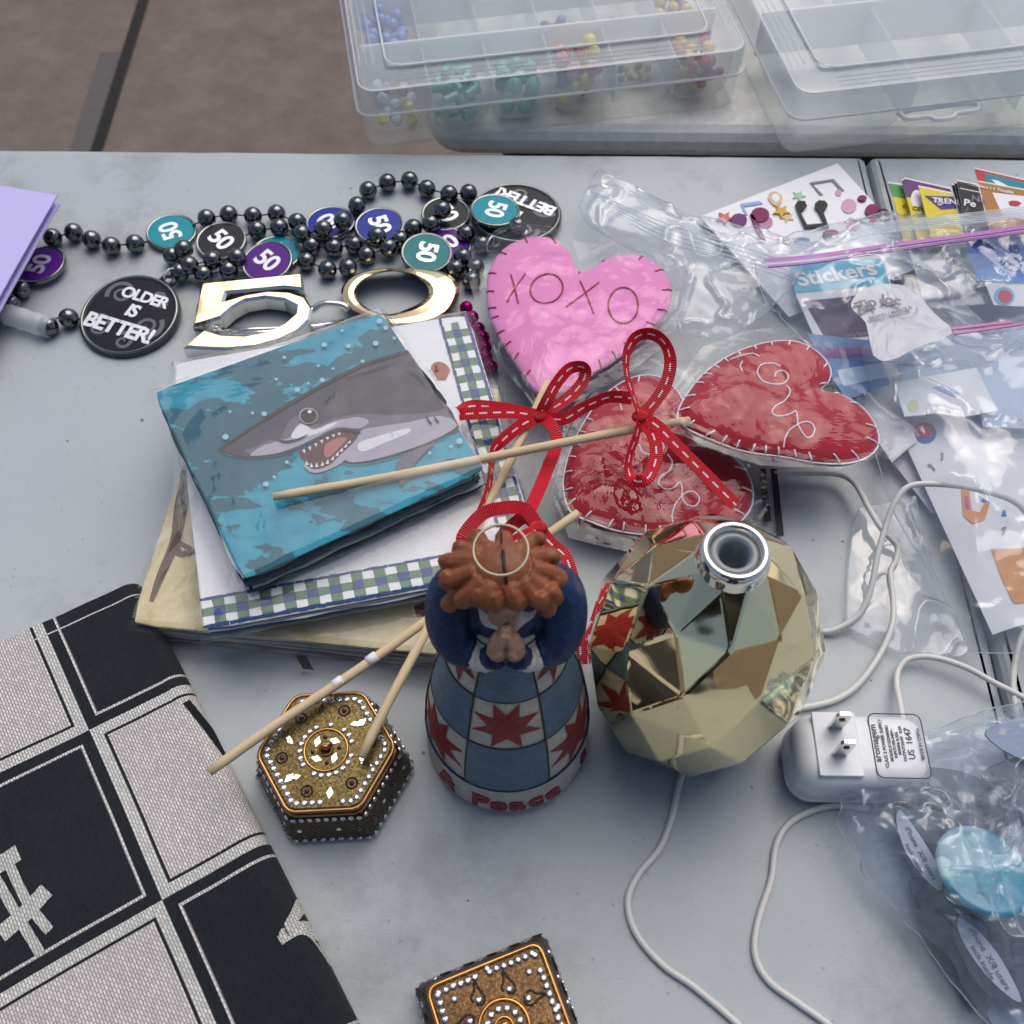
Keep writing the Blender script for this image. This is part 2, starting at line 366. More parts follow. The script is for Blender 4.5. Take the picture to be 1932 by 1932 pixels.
# ---- organizers
BEAD = {}
def organizer(label, o, yaw, L, W, Hh, cols, rows, hang):
    t = thing('bead_organizer', label, 'organizer box', o, yaw)
    zl = Hh*.60       # bottom of the lid's skirt
    # tray shell, open at the top, drafted walls
    rg = []
    for ins, z in ((.0045, .0004), (.002, .0014), (.0012, .005), (.001, zl), (.002, Hh-.004)):
        rg.append([(p[0], p[1], z) for p in rrect(L-2*ins, W-2*ins, .012-ins*.5, 5, L/2, W/2)])
    v, f = loft(rg, cap=False); f.append(tuple(range(len(rg[0])))[::-1])
    part('tray', (v, f), M['tray'], t, smooth=True, world=False)
    # cups, one per compartment, with rounded floors
    cw = (L-.012)/cols
    for r_, (y0, y1) in enumerate(rows):
        for c_ in range(cols):
            cx, cyy = .006+cw*(c_+.5), (y0+y1)/2; sx, sy = cw-.0018, (y1-y0)-.0018
            rr = []
            for ins, z, cr in ((.012, .0022, .003), (.0075, .0030, .005), (.0040, .0055, .006), (.0018, .0105, .006), (.0004, .020, .005), (0, Hh-.0065, .005)):
                rr.append([(p[0], p[1], z) for p in rrect(sx-2*ins, sy-2*ins, cr, 4, cx, cyy)])
            v, f = loft(rr, cap=False); f.append(tuple(range(len(rr[0])))[::-1])
            part('compartment', (v, f), M['tray'], t, smooth=True, world=False)
    # lid: shallow cap with a raised panel
    rg = []
    for ins, z in ((-.0015, zl), (-.0015, zl+.0012), (-.0002, zl+.0015), (0, Hh-.0022), (.001, Hh-.0006), (.0035, Hh), (.021, Hh), (.0225, Hh+.0018), (.025, Hh+.0022)):
        rg.append([(p[0], p[1], z) for p in rrect(L-2*ins, W-2*ins, max(.012-ins*.4, .004), 5, L/2, W/2)])
    v, f = loft(rg, cap=False); f.append(tuple((len(rg)-1)*len(rg[0])+k for k in range(len(rg[0]))))
    lid = part('lid', (v, f), M['lid'], t, smooth=False, world=False)
    def rect_tube(ins, z, r): return tube([Vector((p[0], p[1], z)) for p in rrect(L-2*ins, W-2*ins, .012, 6, L/2, W/2)], r, 6, True)
    part('lid_rim', rect_tube(-.0016, zl+.0006, .0008), M['rim'], lid, smooth=True, world=False)
    part('lid_edge', rect_tube(.0018, Hh-.0010, .0007), M['rim'], lid, smooth=True, world=False)
    part('panel_ridge', rect_tube(.0225, Hh+.0016, .0009), M['rim'], lid, smooth=True, world=False)
    for k in range(3):          # moulded hairlines beside the panel
        part('moulded_line', tube([(.03, .005+.0045*k, Hh+.0002), (L-.03, .005+.0045*k, Hh+.0002)], .00022, 4), M['rim'], lid, world=False)
        part('moulded_line', tube([(.005+.0045*k, .03, Hh+.0002), (.005+.0045*k, W-.03, Hh+.0002)], .00022, 4), M['rim'], lid, world=False)
        part('moulded_line', tube([(L-.005-.0045*k, .03, Hh+.0002), (L-.005-.0045*k, W-.03, Hh+.0002)], .00022, 4), M['rim'], lid, world=False)
    for y0, y1 in rows[:-1]:
        part('divider_rib', rbox(L-.014, .0024, .012, Hh-.004, .0008, .0004, 2, L/2, y1), M['rim'], t, world=False)
    for c_ in range(1, cols):
        part('divider_rib', rbox(.0012, W-.012, .012, Hh-.007, .0004, .0002, 2, .006+cw*c_, W/2), M['lid'], t, world=False)
    if hang:
        x = L*hang; loop = [(x-.024, -.002), (x+.024, -.002), (x+.0275, -.006), (x+.024, -.010), (x+.010, -.0105), (x+.007, -.0135), (x, -.0150), (x-.007, -.0135), (x-.010, -.0105), (x-.024, -.010), (x-.0275, -.006)]
        part('hang_tab', tube(catmull([(a, b, zl-.001) for a, b in loop], 4, True), .0017, 6, True), M['rim'], t, smooth=True, world=False)
    return t, lid, cw
oA = P(690, 287, 0); oB = P(1392, 205, 0); yA = math.atan2((oB-oA).y, (oB-oA).x); LA = (oB-oA).length
HB = .047
WA = .20
boxA, lidA, cwA = organizer('translucent bead organizer full of coloured beads, the left one of the two boxes', (oA.x, oA.y, .0005), yA, LA, WA, HB, 6, [(.006, .058), (.058, .125), (.125, .194)], 0)
oC = P(1476, 298, 0); oD = P(1932, 243, 0); yC = math.atan2((oD-oC).y, (oD-oC).x)
boxB, lidB, cwB = organizer('nearly empty translucent organizer with a hang tab, the right one of the two boxes', (oC.x, oC.y, .0005), yC,   .26, .21, .050, 3, [(.006, .10), (.10, .204)], .40)
# raised maker's mark on the empty box's lid, upside down from here
me = text_mesh('ORMATE', .021, M['rim'], .0004, .0004, 1.05)
inst('raised_lettering', me, lidB, MAT[boxB.name] @ Matrix.Translation((.118, .122, .0530)) @ Matrix.Rotation(math.pi, 4, 'Z'))
part('raised_frame', tube([(.066, .098, .0524), (.066, .150, .0524), (.170, .150, .0524), (.170, .098, .0524)], .0008, 6), M['rim'], lidB, world=False)
part('raised_frame', tube([(.072, .110, .0524), (.118, .101, .0524), (.164, .110, .0524)], .0006, 6), M['rim'], lidB, world=False)

def bead_mat(nm, col, rough=.25, coat=.6, metal=0.): return pm(nm, col, rough, metal, var=.12, vs=200, Coat_Weight=coat, Coat_Roughness=.1)
BM = {'green': bead_mat('pearl_green', (.06, .42, .27)), 'mint': bead_mat('mint_glass', (.09, .44, .32)), 'yellow': bead_mat('yellow_crystal', (.75, .62, .06), .12),
      'gold': bead_mat('gold_pearl', (.72, .52, .10)), 'red': bead_mat('red_glass', (.48, .012, .035), .15), 'pink': bead_mat('pink_glass', (.60, .25, .30), .15),
      'purple': bead_mat('purple_glass', (.19, .05, .24), .15), 'navy': bead_mat('navy_glass', (.02, .06, .17), .12), 'orange': bead_mat('orange_glass', (.6, .13, .03), .15),
      'blue': bead_mat('blue_glass', (.09, .19, .55), .3), 'tan': bead_mat('tan_bead', (.42, .28, .10)), 'clear': bead_mat('pale_crystal', (.62, .68, .72), .1)}
sph_v, sph_f = sphere((0, 0, 0), 1., nu=16, nv=12)
def bead_mesh(nm, mt, kind):
    if kind == 'round': return mesh(nm, sph_v, sph_f, mt, True)
    if kind == 'tube': return fixn(mesh(nm, *lathe([(.2, -1.25), (.58, -1.25), (.62, -1.1), (.62, 1.1), (.58, 1.25), (.2, 1.25)], 12), mt, True))
    return fixn(mesh(nm, *lathe([(.35, -1.1), (.9, -.45), (.95, .45), (.4, 1.05)], 6), mt))
def fill(t, cx, cy_, sx, sy, n, spec, zmax, label, group, seed):
    rr = random.Random(seed); placed = []
    for _ in range(n*80):
        if len(placed) >= n: break
        mt, kind, r = rr.choice(spec); r *= 1.18*rr.uniform(.92, 1.08)
        x, y = rr.uniform(-sx/2+r, sx/2-r), rr.uniform(-sy/2+r, sy/2-r)
        z = .0035+r
        for (a, b, c, d) in placed:
            dd = math.hypot(a-x, b-y)
            if dd < d+r: z = max(z, c+math.sqrt(max((d+r)**2-dd*dd, 0))*.96)
        if z+r > zmax*1.4: continue
        placed.append((x, y, z, r))
        key = (mt, kind)
        if key not in BEAD: BEAD[key] = bead_mesh('bead', BM[mt], kind)
        rot = Matrix.Rotation(rr.uniform(0, 6.28), 4, 'Z') @ Matrix.Rotation(R(90 if kind == 'tube' else rr.uniform(0, 180)) if kind != 'round' else 0, 4, 'X')
        o = inst('loose_bead', BEAD[key], None, MAT[t.name] @ Matrix.Translation((cx+x, cy_+y, z)) @ rot @ Matrix.Scale(r, 4))
        nm_c = {'tan': 'tan', 'clear': 'clear crystal', 'mint': 'mint green'}.get(mt, mt); lb_ = label.format(c=nm_c); tag(o, lb_, 'bead', (nm_c+' '+group) if '{c}' in label else group)
def cell(i, cw): return .006+cw*(i+.5)
fy = .032
fill(boxA, cell(0, cwA), fy, cwA*.8, .042, 15, [('yellow', 'facet', .0045), ('yellow', 'facet', .0035), ('clear', 'facet', .0035)], .019, '{c} faceted bead in the leftmost front compartment of the organizer', 'faceted beads', 1)
fill(boxA, cell(1, cwA), fy, cwA*.82, .042, 26, [('mint', 'tube', .0040)], .022, 'green tube bead in the second front compartment of the organizer', 'green tube beads', 2)
fill(boxA, cell(2, cwA), fy, cwA*.82, .042, 22, [('green', 'round', .0046)], .023, 'round pearly green bead in the third front compartment of the organizer', 'pearly green beads', 3)
fill(boxA, cell(3, cwA), fy, cwA*.82, .044, 22, [('purple', 'facet', .0055), ('navy', 'facet', .0055), ('red', 'facet', .0045), ('navy', 'round', .005), ('yellow', 'round', .0045), ('pink', 'facet', .005), ('orange', 'round', .004)], .028, '{c} glass bead in the fourth, mixed front compartment of the organizer', 'beads in the mixed compartment', 4)
fill(boxA, cell(4, cwA), fy+.012, cwA*.7, .02, 14, [('tan', 'round', .0022), ('gold', 'round', .0022)], .012, 'tiny {c} bead in the nearly empty fifth front compartment', 'tiny beads', 5)
fill(boxA, cell(5, cwA), fy, cwA*.82, .044, 26, [('gold', 'round', .0045), ('red', 'round', .0036), ('red', 'round', .003), ('pink', 'round', .0048), ('gold', 'round', .004)], .026, '{c} round bead in the rightmost front compartment of the organizer', 'beads in the rightmost front compartment', 6)
fill(boxA, cell(5, cwA), .092, cwA*.8, .05, 18, [('gold', 'round', .0045), ('purple', 'round', .0045), ('gold', 'round', .004)], .020, '{c} pearl in the rightmost middle compartment of the organizer', 'pearls', 7)
fill(boxA, cell(0, cwA), .092, cwA*.8, .06, 40, [('blue', 'round', .0042)], .026, 'blue bead in the leftmost middle compartment of the organizer', 'blue beads', 8)
fill(boxA, cell(0, cwA), .160, cwA*.8, .06, 40, [('blue', 'round', .0042)], .026, 'blue bead in the leftmost rear compartment of the organizer', 'blue beads at the rear', 9)
fill(boxA, cell(3, cwA), .092, cwA*.8, .055, 14, [('navy', 'round', .0040), ('blue', 'round', .0036)], .014, '{c} round bead in the fourth middle compartment of the organizer', 'beads in the fourth middle compartment', 10)
fill(boxA, cell(1, cwA), .092, cwA*.7, .03, 12, [('mint', 'round', .0026)], .010, 'small mint bead in the second middle compartment of the organizer', 'small mint beads', 11)
fill(boxA, cell(4, cwA), .092, cwA*.6, .05, 14, [('clear', 'round', .0028), ('navy', 'round', .0022)], .010, 'small {c} bead in the fifth middle compartment of the organizer', 'small beads', 12)
# ================================================================ bead necklaces
ZL, ZR, ZG, ZN = ZM(0, 480, 2.415), ZM(500, 480, 1.61), ZM(520, 780, 2.195), ZM(400, 880, 1.61)
M['hematite'] = pm('hematite_bead', (.17, .178, .172), .05, 1., var=.1, vs=90, rv=.04)
M['cordblack'] = pm('black_string', (.02, .02, .022), .6)
M['medal_rim'] = pm('pewter_rim', (.20, .22, .215), .22, 1., var=.15, rv=.08)
M['medal_body'] = pm('dark_back', (.035, .042, .04), .35)
def enamel(nm, col): return pm(nm, col, .3, 0, var=.14, vs=160, spec=.2)
M['e_teal'] = enamel('teal_enamel', (.0, .27, .34)); M['e_green'] = enamel('green_teal_enamel', (.0, .19, .19)); M['e_purple'] = enamel('purple_enamel', (.10, .014, .24))
M['e_black'] = enamel('black_enamel', (.012, .013, .018)); M['e_blue'] = enamel('blue_enamel', (.01, .025, .33))
M['silver_print'] = pm('silver_print', (.78, .8, .82), .35, .35, var=.1, vs=500)
M['swirl'] = pm('grey_swirl', (.12, .125, .14), .3)
M['clasp'] = mat_box('clasp_plastic', (.93, .95, .96), (.85, .9, .92), .6)
bead_me = mesh('bead', [p*.0061 for p in [Vector(q) for q in sphere((0, 0, 0), 1., nu=20, nv=14)[0]]], sphere((0, 0, 0), 1., nu=20, nv=14)[1], M['hematite'], True)
NK = [thing('bead_necklace', 'black bead necklace at the left with an OLDER IS BETTER pendant facing up', 'necklace', tuple(ZR(120, 420))),
      thing('bead_necklace', 'black bead necklace at the right whose big pendant lies upside down behind the pink heart', 'necklace', tuple(ZR(1200, 380)))]
def beads(nk, zf, pts, wire=True, z=.0062):
    P3 = []
    for p in pts:
        zz = p[2] if len(p) > 2 else z
        c = zf(p[0], p[1], zz); P3.append(c)
        if len(p) < 4: inst('bead', bead_me, NK[nk], Matrix.Translation(c) @ Matrix.Rotation(rnd.uniform(0, 6), 4, 'Z'))
    if wire: part('string', tube(P3, .00055, 5), M['cordblack'], NK[nk], smooth=True)
beads(0, ZL, [(375, 535), (525, 497), (655, 550), (795, 595), (963, 578), (1080, 560, .004, 0)])
beads(0, ZL, [(75, 1005), (150, 905), (180, 860, .004, 0)])
beads(0, ZL, [(360, 1110, .006, 0), (490, 1110), (585, 1120, .004, 0)])
beads(0, ZR, [(110, 300, .004, 0), (178, 265), (283, 247), (398, 254), (510, 243), (608, 283), (645, 385, .0062, 0)])
beads(0, ZR, [(355, 350, .004, 0), (418, 322), (523, 310), (630, 340, .010)])
beads(0, ZR, [(68, 412, .0105), (15, 445), (95, 490, .0105), (205, 465, .009), (322, 452, .010), (360, 470, .006, 0)])
beads(0, ZR, [(50, 522, .0075), (163, 533), (282, 513), (350, 500, .006, 0)])
beads(1, ZR, [(652, 470), (752, 510), (850, 500), (937, 442), (1043, 405, .008), (1098, 368), (1160, 312), (1243, 292, .0095), (1297, 225, .013)])
beads(1, ZR, [(676, 398), (782, 405), (880, 392), (988, 350, .0115)])
beads(1, ZR, [(640, 340, .006, 0), (733, 318, .0115), (825, 277, .0115), (893, 205), (945, 132), (1037, 95), (1142, 85), (1225, 125), (1330, 150), (1423, 145)])
beads(1, ZR, [(1410, 340), (1485, 390), (1395, 450), (1360, 505), (1437, 562)])
beads(1, ZR, [(1455, 500), (1655, 305, .012)], False)
def disc(nk, c, rad, col, ang, txt, tilt=(0, 0), thick=.0032, size=None, big=False):
    m = Matrix.Translation(c) @ Matrix.Rotation(R(tilt[0]), 4, 'X') @ Matrix.Rotation(R(tilt[1]), 4, 'Y')
    d = part('medallion', xf(lathe([(rad*.9, 0), (rad*.99, .0004), (rad, .001), (rad, thick-.0008), (rad*.985, thick-.0002), (rad*.95, thick), (rad*.90, thick-.0002), (rad*.885, thick-.0008)], 48), m), M['medal_rim'] if not big else M['medal_body'], NK[nk], smooth=False)
    part('enamel_face', xf(lathe([(rad*.887, thick-.00075), (rad*.885, thick-.0004), (0.0002, thick-.0004)], 48), m), M[col], d, smooth=False)
    if big: part('rim', xf(torus((0, 0, thick-.0002), rad*.945, rad*.035, 48, 8), m), M['medal_rim'], d, smooth=True)
    if txt:
        me = text_mesh(txt, size or rad*1.05, M['silver_print'], .0002, (size or rad)*.026, .92)
        inst('lettering', me, d, m @ Matrix.Translation((0, 0, thick-.0002)) @ Matrix.Rotation(R(ang), 4, 'Z'))
    return d, m
mr = .0165
disc(0, ZL(1228, 512, .0012), mr, 'e_teal', 118, '50', (0, 3))
disc(0, ZL(1582, 575, .0012), mr, 'e_black', -45, '50', (4, 0))
disc(0, ZR(510, 445, .001), mr, 'e_teal', -60, '50')
disc(0, ZR(470, 482, .0065), mr, 'e_purple', -42, '50', (6, -4))
disc(0, ZL(300, 748, .003), mr, 'e_purple', 75, '50', (0, -6))
disc(1, ZR(768, 298, .001), mr, 'e_blue', 135, '50', (-3, 0))
disc(1, ZR(1000, 312, .001), mr, 'e_blue', -68, '50', (3, 0))
disc(1, ZR(1315, 256, .001), mr, 'e_black', -60, '50')
disc(1, ZR(1548, 240, .0105), mr, 'e_teal', -105, '50', (-4, 3))
disc(1, ZR(1318, 405, .0012), mr, 'e_purple', 40, '50')
disc(1, ZR(1223, 440, .0075), mr, 'e_green', -100, '50', (5, 3))
def pendant(nk, c, rad, ang, tilt, rows_, loop):
    d, m = disc(nk, c, rad, 'e_black', 0, None, tilt, .0044, big=True)
    rt = m @ Matrix.Rotation(R(ang), 4, 'Z')
    for (x, y, r0, a0, turns) in ((-.42, .42, .30, 0, 1.6), (.50, -.15, .30, 160, 1.7), (-.45, -.45, .34, 60, 1.5), (.38, .55, .22, 200, 1.4), (.2, -.62, .22, 10, 1.4)):
        pts = []
        for k in range(40):
            f = k/39; a = R(a0)+turns*2*math.pi*f; rr = rad*r0*(.12+.88*f)
            q = Vector((rad*x+rr*math.cos(a), rad*y+rr*math.sin(a), .00415))
            if math.hypot(q.x, q.y) < rad*.86: pts.append(q)
        V, F = [], []
        for i, q in enumerate(pts):
            tn = (pts[min(i+1, len(pts)-1)]-pts[max(i-1, 0)]).normalized(); s = Vector((-tn.y, tn.x, 0))*rad*.05*(.35+.65*i/len(pts))
            V += [rt @ (q-s), rt @ (q+s)]
        for i in range(len(pts)-1):
            if (pts[i+1]-pts[i]).length < rad*.3: F.append((2*i, 2*i+1, 2*i+3, 2*i+2))
        part('printed_swirl', (V, F), M['swirl'], d)
    for (txt, sz, dx, dy, sh) in rows_:
        me = text_mesh(txt, rad*sz, M['silver_print'], .00025, rad*sz*.035, .88, shear=sh)
        inst('lettering', me, d, rt @ Matrix.Translation((rad*dx, rad*dy, .0044)))
    lp = rt @ Matrix.Rotation(R(loop), 4, 'Z')
    part('bail', xf(tube([(rad*.95, -.004, .002), (rad*1.14, -.004, .002), (rad*1.22, 0, .002), (rad*1.14, .004, .002), (rad*.95, .004, .002)], .0016, 8), lp), M['medal_body'], d, smooth=True)
    part('jump_ring', xf(tube([(rad*1.17+.005*math.cos(a*.63), 0, .004+.005*math.sin(a*.63)) for a in range(10)], .0006, 6, True), lp), M['silver_print'], d, smooth=True)
pendant(0, ZL(940, 1112, .002), .0312, -20, (5, -2), [('OLDER', .36, .10, .46, 0.), ('IS', .40, .02, .08, .1), ('BETTER!', .47, -.02, -.38, 0.)], 75)
pendant(1, ZR(1648, 262, .0025), .0305, 152, (-3, 2), [('OLDER', .36, .0, .50, 0.), ('IS', .40, -.02, .06, 0.), ('BETTER!', .44, 0, -.44, 0.)], 90)
# barrel clasp
a, b = ZL(60, 1085, .006), ZL(365, 1180, .006); ax = (b-a); n_ = 14; pts = [a+ax*k/n_ for k in range(n_+1)]
part('barrel_clasp', tube(pts, [.0068 if k % 5 else .0073 for k in range(n_+1)], 20), M['clasp'], NK[0], smooth=True)
inst('bead', bead_me, NK[0], Matrix.Translation(ZL(345, 1170, .006)))
# magenta beads that peek out from under the pink heart's wrapper
M['magenta'] = pm('magenta_bead', (.42, .0, .16), .12, .9, var=.1)
mb = mesh('bead', [Vector(p)*.0042 for p in sph_v], sph_f, M['magenta'], True)
nm_ = thing('bead_necklace', 'magenta bead string peeking out between the gingham napkins and the pink heart', 'necklace', tuple(ZR(1440, 800)))
pp = [ZR(1412, 690, .0045), ZR(1440, 735, .0045), ZR(1470, 790, .0045), ZR(1492, 830, .0045), ZR(1500, 880, .0045), ZR(1505, 925, .0045), ZR(1530, 970, .0045)]
for p in pp: inst('bead', mb, nm_, Matrix.Translation(p))
part('string', tube(pp, .0005, 5), M['cordblack'], nm_)

# ================================================================ gold 50 party glasses
def mat_foil():
    t = NT('gold_foil'); co = t.co()
    nm = t.bump(t.noise(26, 2, co, .5), .16, .004)
    return t.fin(t.bsdf((.95, .71, .40), .08, 1., nm))
M['foil'] = mat_foil(); M['foil_edge'] = pm('silver_foil_edge', (.85, .83, .78), .10, 1., bump=.2, bs=120)
gz = .013
GL = thing('party_glasses', 'gold foil party glasses shaped like the number 50, between beads and napkins', 'glasses', tuple(ZG(950, 300)))
five = [(165, 128), (490, 97), (820, 65), (832, 172), (700, 160), (510, 178), (330, 195), (315, 245), (450, 205), (600, 180), (740, 187), (840, 222), (885, 292), (870, 370), (800, 440), (680, 500), (520, 545), (330, 562), (180, 556), (45, 548), (110, 490), (185, 430), (300, 465), (450, 470), (600, 440), (700, 390), (770, 330), (778, 280), (700, 240), (580, 225), (450, 245), (370, 290), (295, 355), (200, 385), (110, 412), (135, 270)]
def foil_shape(name, poly, z0, z1, ins):
    pts = [ZG(x, y, z1) for x, y in poly]
    bm = bmesh.new(); vs = [bm.verts.new((p.x, p.y, z1)) for p in pts]; f = bm.faces.new(vs)
    if f.normal.z < 0: f.normal_flip()
    ex = bmesh.ops.extrude_face_region(bm, geom=[f]); bmesh.ops.translate(bm, vec=(0, 0, z0-z1), verts=[v for v in ex['geom'] if isinstance(v, bmesh.types.BMVert)])
    bmesh.ops.recalc_face_normals(bm, faces=bm.faces)
    top = max(bm.faces, key=lambda f: f.calc_center_median().z)
    r = bmesh.ops.inset_region(bm, faces=[top], thickness=ins, depth=.0016, use_even_offset=True)
    sides = [f for f in bm.faces if f != top and abs(f.normal.z) < .95]
    for f in sides: f.material_index = 1
    bmesh.ops.triangulate(bm, faces=[f for f in bm.faces if len(f.verts) > 4])
    I = MAT[GL.name].inverted(); bm.transform(I)
    me = bpy.data.meshes.new(name); bm.to_mesh(me); bm.free(); me.materials.append(M['foil']); me.materials.append(M['foil_edge'])
    o = bpy.data.objects.new(name, me); COL.objects.link(o); o.parent = GL; MAT[o.name] = MAT[GL.name].copy(); return o
foil_shape('digit_five', five, gz-.009, gz, .0016)
oo = catmull([(1068, 200, 0), (1100, 110, 0), (1200, 52, 0), (1380, 25, 0), (1600, 30, 0), (1760, 62, 0), (1835, 140, 0), (1825, 220, 0), (1770, 310, 0), (1650, 370, 0), (1500, 392, 0), (1380, 390, 0), (1250, 350, 0), (1130, 290, 0)], 4, True)
ii = catmull([(1165, 195, 0), (1190, 130, 0), (1270, 75, 0), (1400, 48, 0), (1530, 70, 0), (1610, 120, 0), (1640, 180, 0), (1600, 240, 0), (1500, 290, 0), (1380, 325, 0), (1270, 300, 0), (1200, 255, 0)], 5, True)
def angsort(pts):
    cx = sum(p.x for p in pts)/len(pts); cyy = sum(p.y for p in pts)/len(pts)
    return cx, cyy
cx, cyy = 1400, 190
def radial(pts, a):
    best = None
    for i in range(len(pts)):
        p, q = pts[i], pts[(i+1) % len(pts)]
        d = (math.cos(a), math.sin(a)); den = d[0]*(q.y-p.y)-d[1]*(q.x-p.x)
        if abs(den) < 1e-9: continue
        t = ((p.x-cx)*(q.y-p.y)-(p.y-cyy)*(q.x-p.x))/den; s = ((p.x-cx)*d[1]-(p.y-cyy)*d[0])/den
        if t > 0 and -1e-6 <= s <= 1+1e-6: best = t if best is None else max(best, t)
    return best or 100
rings = [[] for _ in range(7)]
for k in range(60):
    a = 2*math.pi*k/60; ro, ri = radial(oo, a), radial(ii, a)
    for j, (f, z) in enumerate(((0, gz-.009), (0, gz-.001), (.14, gz+.0012), (.5, gz+.002), (.84, gz+.0014), (1., gz-.001), (1., gz-.009))):
        r = ro+(ri-ro)*f; rings[j].append(ZG(cx+r*math.cos(a), cyy+r*math.sin(a), z))
v, f = loft(rings+[rings[0]], cap=False)
part('digit_zero', (v, f), M['foil'], GL, smooth=False)
part('nose_bridge', tube(catmull([ZG(880, 300, gz-.003), ZG(930, 268, gz-.001), ZG(1000, 255, gz), ZG(1085, 268, gz-.001), ZG(1120, 300, gz-.003)], 5), .0022, 8), M['foil_edge'], GL, smooth=True)
for p in ([(265, 440), (500, 425), (860, 412), (1090, 372)], [(270, 460), (560, 445), (1000, 405)]):
    part('temple_arm', tube([ZG(x, y, .004) for x, y in p], .0016, 8), M['foil_edge'], GL, smooth=True)
part('hinge', tube([ZG(245, 400, .006), ZG(270, 432, .006)], .0028, 8), M['foil_edge'], GL, smooth=True)
part('hinge', tube([ZG(270, 600, .006), ZG(340, 585, .006)], .002, 8), M['foil_edge'], GL, smooth=True)

# ================================================================ lavender cards at the left edge
def mat_paper(name, col, var=.05, sc_=300, rough=.75, bump=.2):
    t = NT(name); co = t.co(); n1 = t.noise(sc_, 4, co); n2 = t.noise(18, 4, co)
    c = t.mix(n2, tuple(x*(1-var) for x in col), tuple(min(1, x*(1+var)) for x in col))
    return t.fin(t.bsdf(c, rough, 0, t.bump(n1, bump, .0006), .3))
M['lav'] = mat_paper('lavender_paper', (.60, .54, .90)); M['lav_in'] = mat_paper('mauve_inside', (.30, .19, .33))
def card(name, label, quad, th, mats, cat, curl=0., group=None):
    n = 8; rg = []
    a, b, c, d = [Vector(q) for q in quad]
    def f(u, v): 
        p = a*(1-u)*(1-v)+b*u*(1-v)+c*u*v+d*(1-u)*v
        return p+Vector((0, 0, curl*math.sin(math.pi*u)+curl*.6*math.sin(math.pi*v)))
    v1, f1 = grid(f, n, n); v2, f2 = grid(lambda u, v: f(u, v)-Vector((0, 0, th)), n, n)
    k = len(v1); F = f1+[tuple(i+k for i in q[::-1]) for q in f2]
    rim = [i for i in range(n+1)]+[(j+1)*(n+1)-1 for j in range(1, n+1)]+[n*(n+1)+i for i in range(n-1, -1, -1)]+[j*(n+1) for j in range(n-1, 0, -1)]
    F += [(rim[i], rim[(i+1) % len(rim)], rim[(i+1) % len(rim)]+k, rim[i]+k) for i in range(len(rim))]
    return rooted(name, (v1+v2, F), mats, label, cat, tuple((a+b+c+d)/4), group)
card('greeting_card', 'plain lavender card on top at the left edge of the table', [P(-260, 318, .034), P(108, 368, .036), P(-95, 735, .016), P(-420, 640, .016)], .0009, M['lav'], 'card', .002)
card('greeting_card', 'mauve-edged card just under the plain lavender card at the left edge', [P(-255, 330, .0285), P(113, 384, .031), P(-92, 757, .012), P(-420, 660, .012)], .0009, M['lav'], 'card', .001)
card('greeting_card', 'lowest card of the lavender pile at the left edge, mostly hidden', [P(-255, 334, .022), P(104, 390, .026), P(-98, 758, .008), P(-420, 664, .008)], .0015, M['lav_in'], 'card', .001)

# ================================================================ three packs of napkins
M['film'] = film('clear_wrap', haze=.008, rough=.04, boost=.8)
def basis(bl, br, tl): return bl, (br-bl), (tl-bl)
def napkin_pack(name, label, corners, z0, z1, n, mat_edge, mat_top, seed, wav=.0012, alt=None):
    """corners: bl, br, tr, tl in world xy"""
    rr = random.Random(seed); C = [Vector((c.x, c.y, 0)) for c in corners]; ctr = sum(C, Vector())/4
    t = thing(name, label, 'napkins', (ctr.x, ctr.y, z0))
    dz = (z1-z0)/n
    for k in range(n):
        sh = Vector((rr.uniform(-1, 1), rr.uniform(-1, 1), 0))*wav*.6; ins = rr.uniform(0, wav*.9) if k < n-1 else 0
        def ring(z, e):
            out = []
            for i in range(4):
                a, b = C[i], C[(i+1) % 4]; m = 14
                nn = Vector(((b-a).y, -(b-a).x, 0)).normalized()
                for j in range(m):
                    p = a+(b-a)*(j/m)
                    wv = (.5*wav*fbm(p.x+k, p.y, 40, seed+k*.37)) if k < n-1 else 0
                    q = p - nn*(ins+e-wv) + sh*(0 if k == n-1 else 1)
                    zz = z + (.0006*fbm(p.x, p.y, 35, seed+k)*1.6 if 0 < k < n-1 else 0)
                    # keep corners rounded
                    dcr = min(j, m-j)/m
                    if dcr < .02: q = q+(ctr-q).normalized()*.002
                    out.append((q.x, q.y, zz))
            return out
        za, zb = z0+dz*k, z0+dz*(k+1)-dz*.12
        part('napkin', loft([ring(za+dz*.2, .0006), ring(za+dz*.35, 0), ring(zb-dz*.15, 0), ring(zb, .0006)]), mat_top if k == n-1 else (mat_edge if k % 2 or not alt else alt), t, smooth=False)
    return t, C, ctr
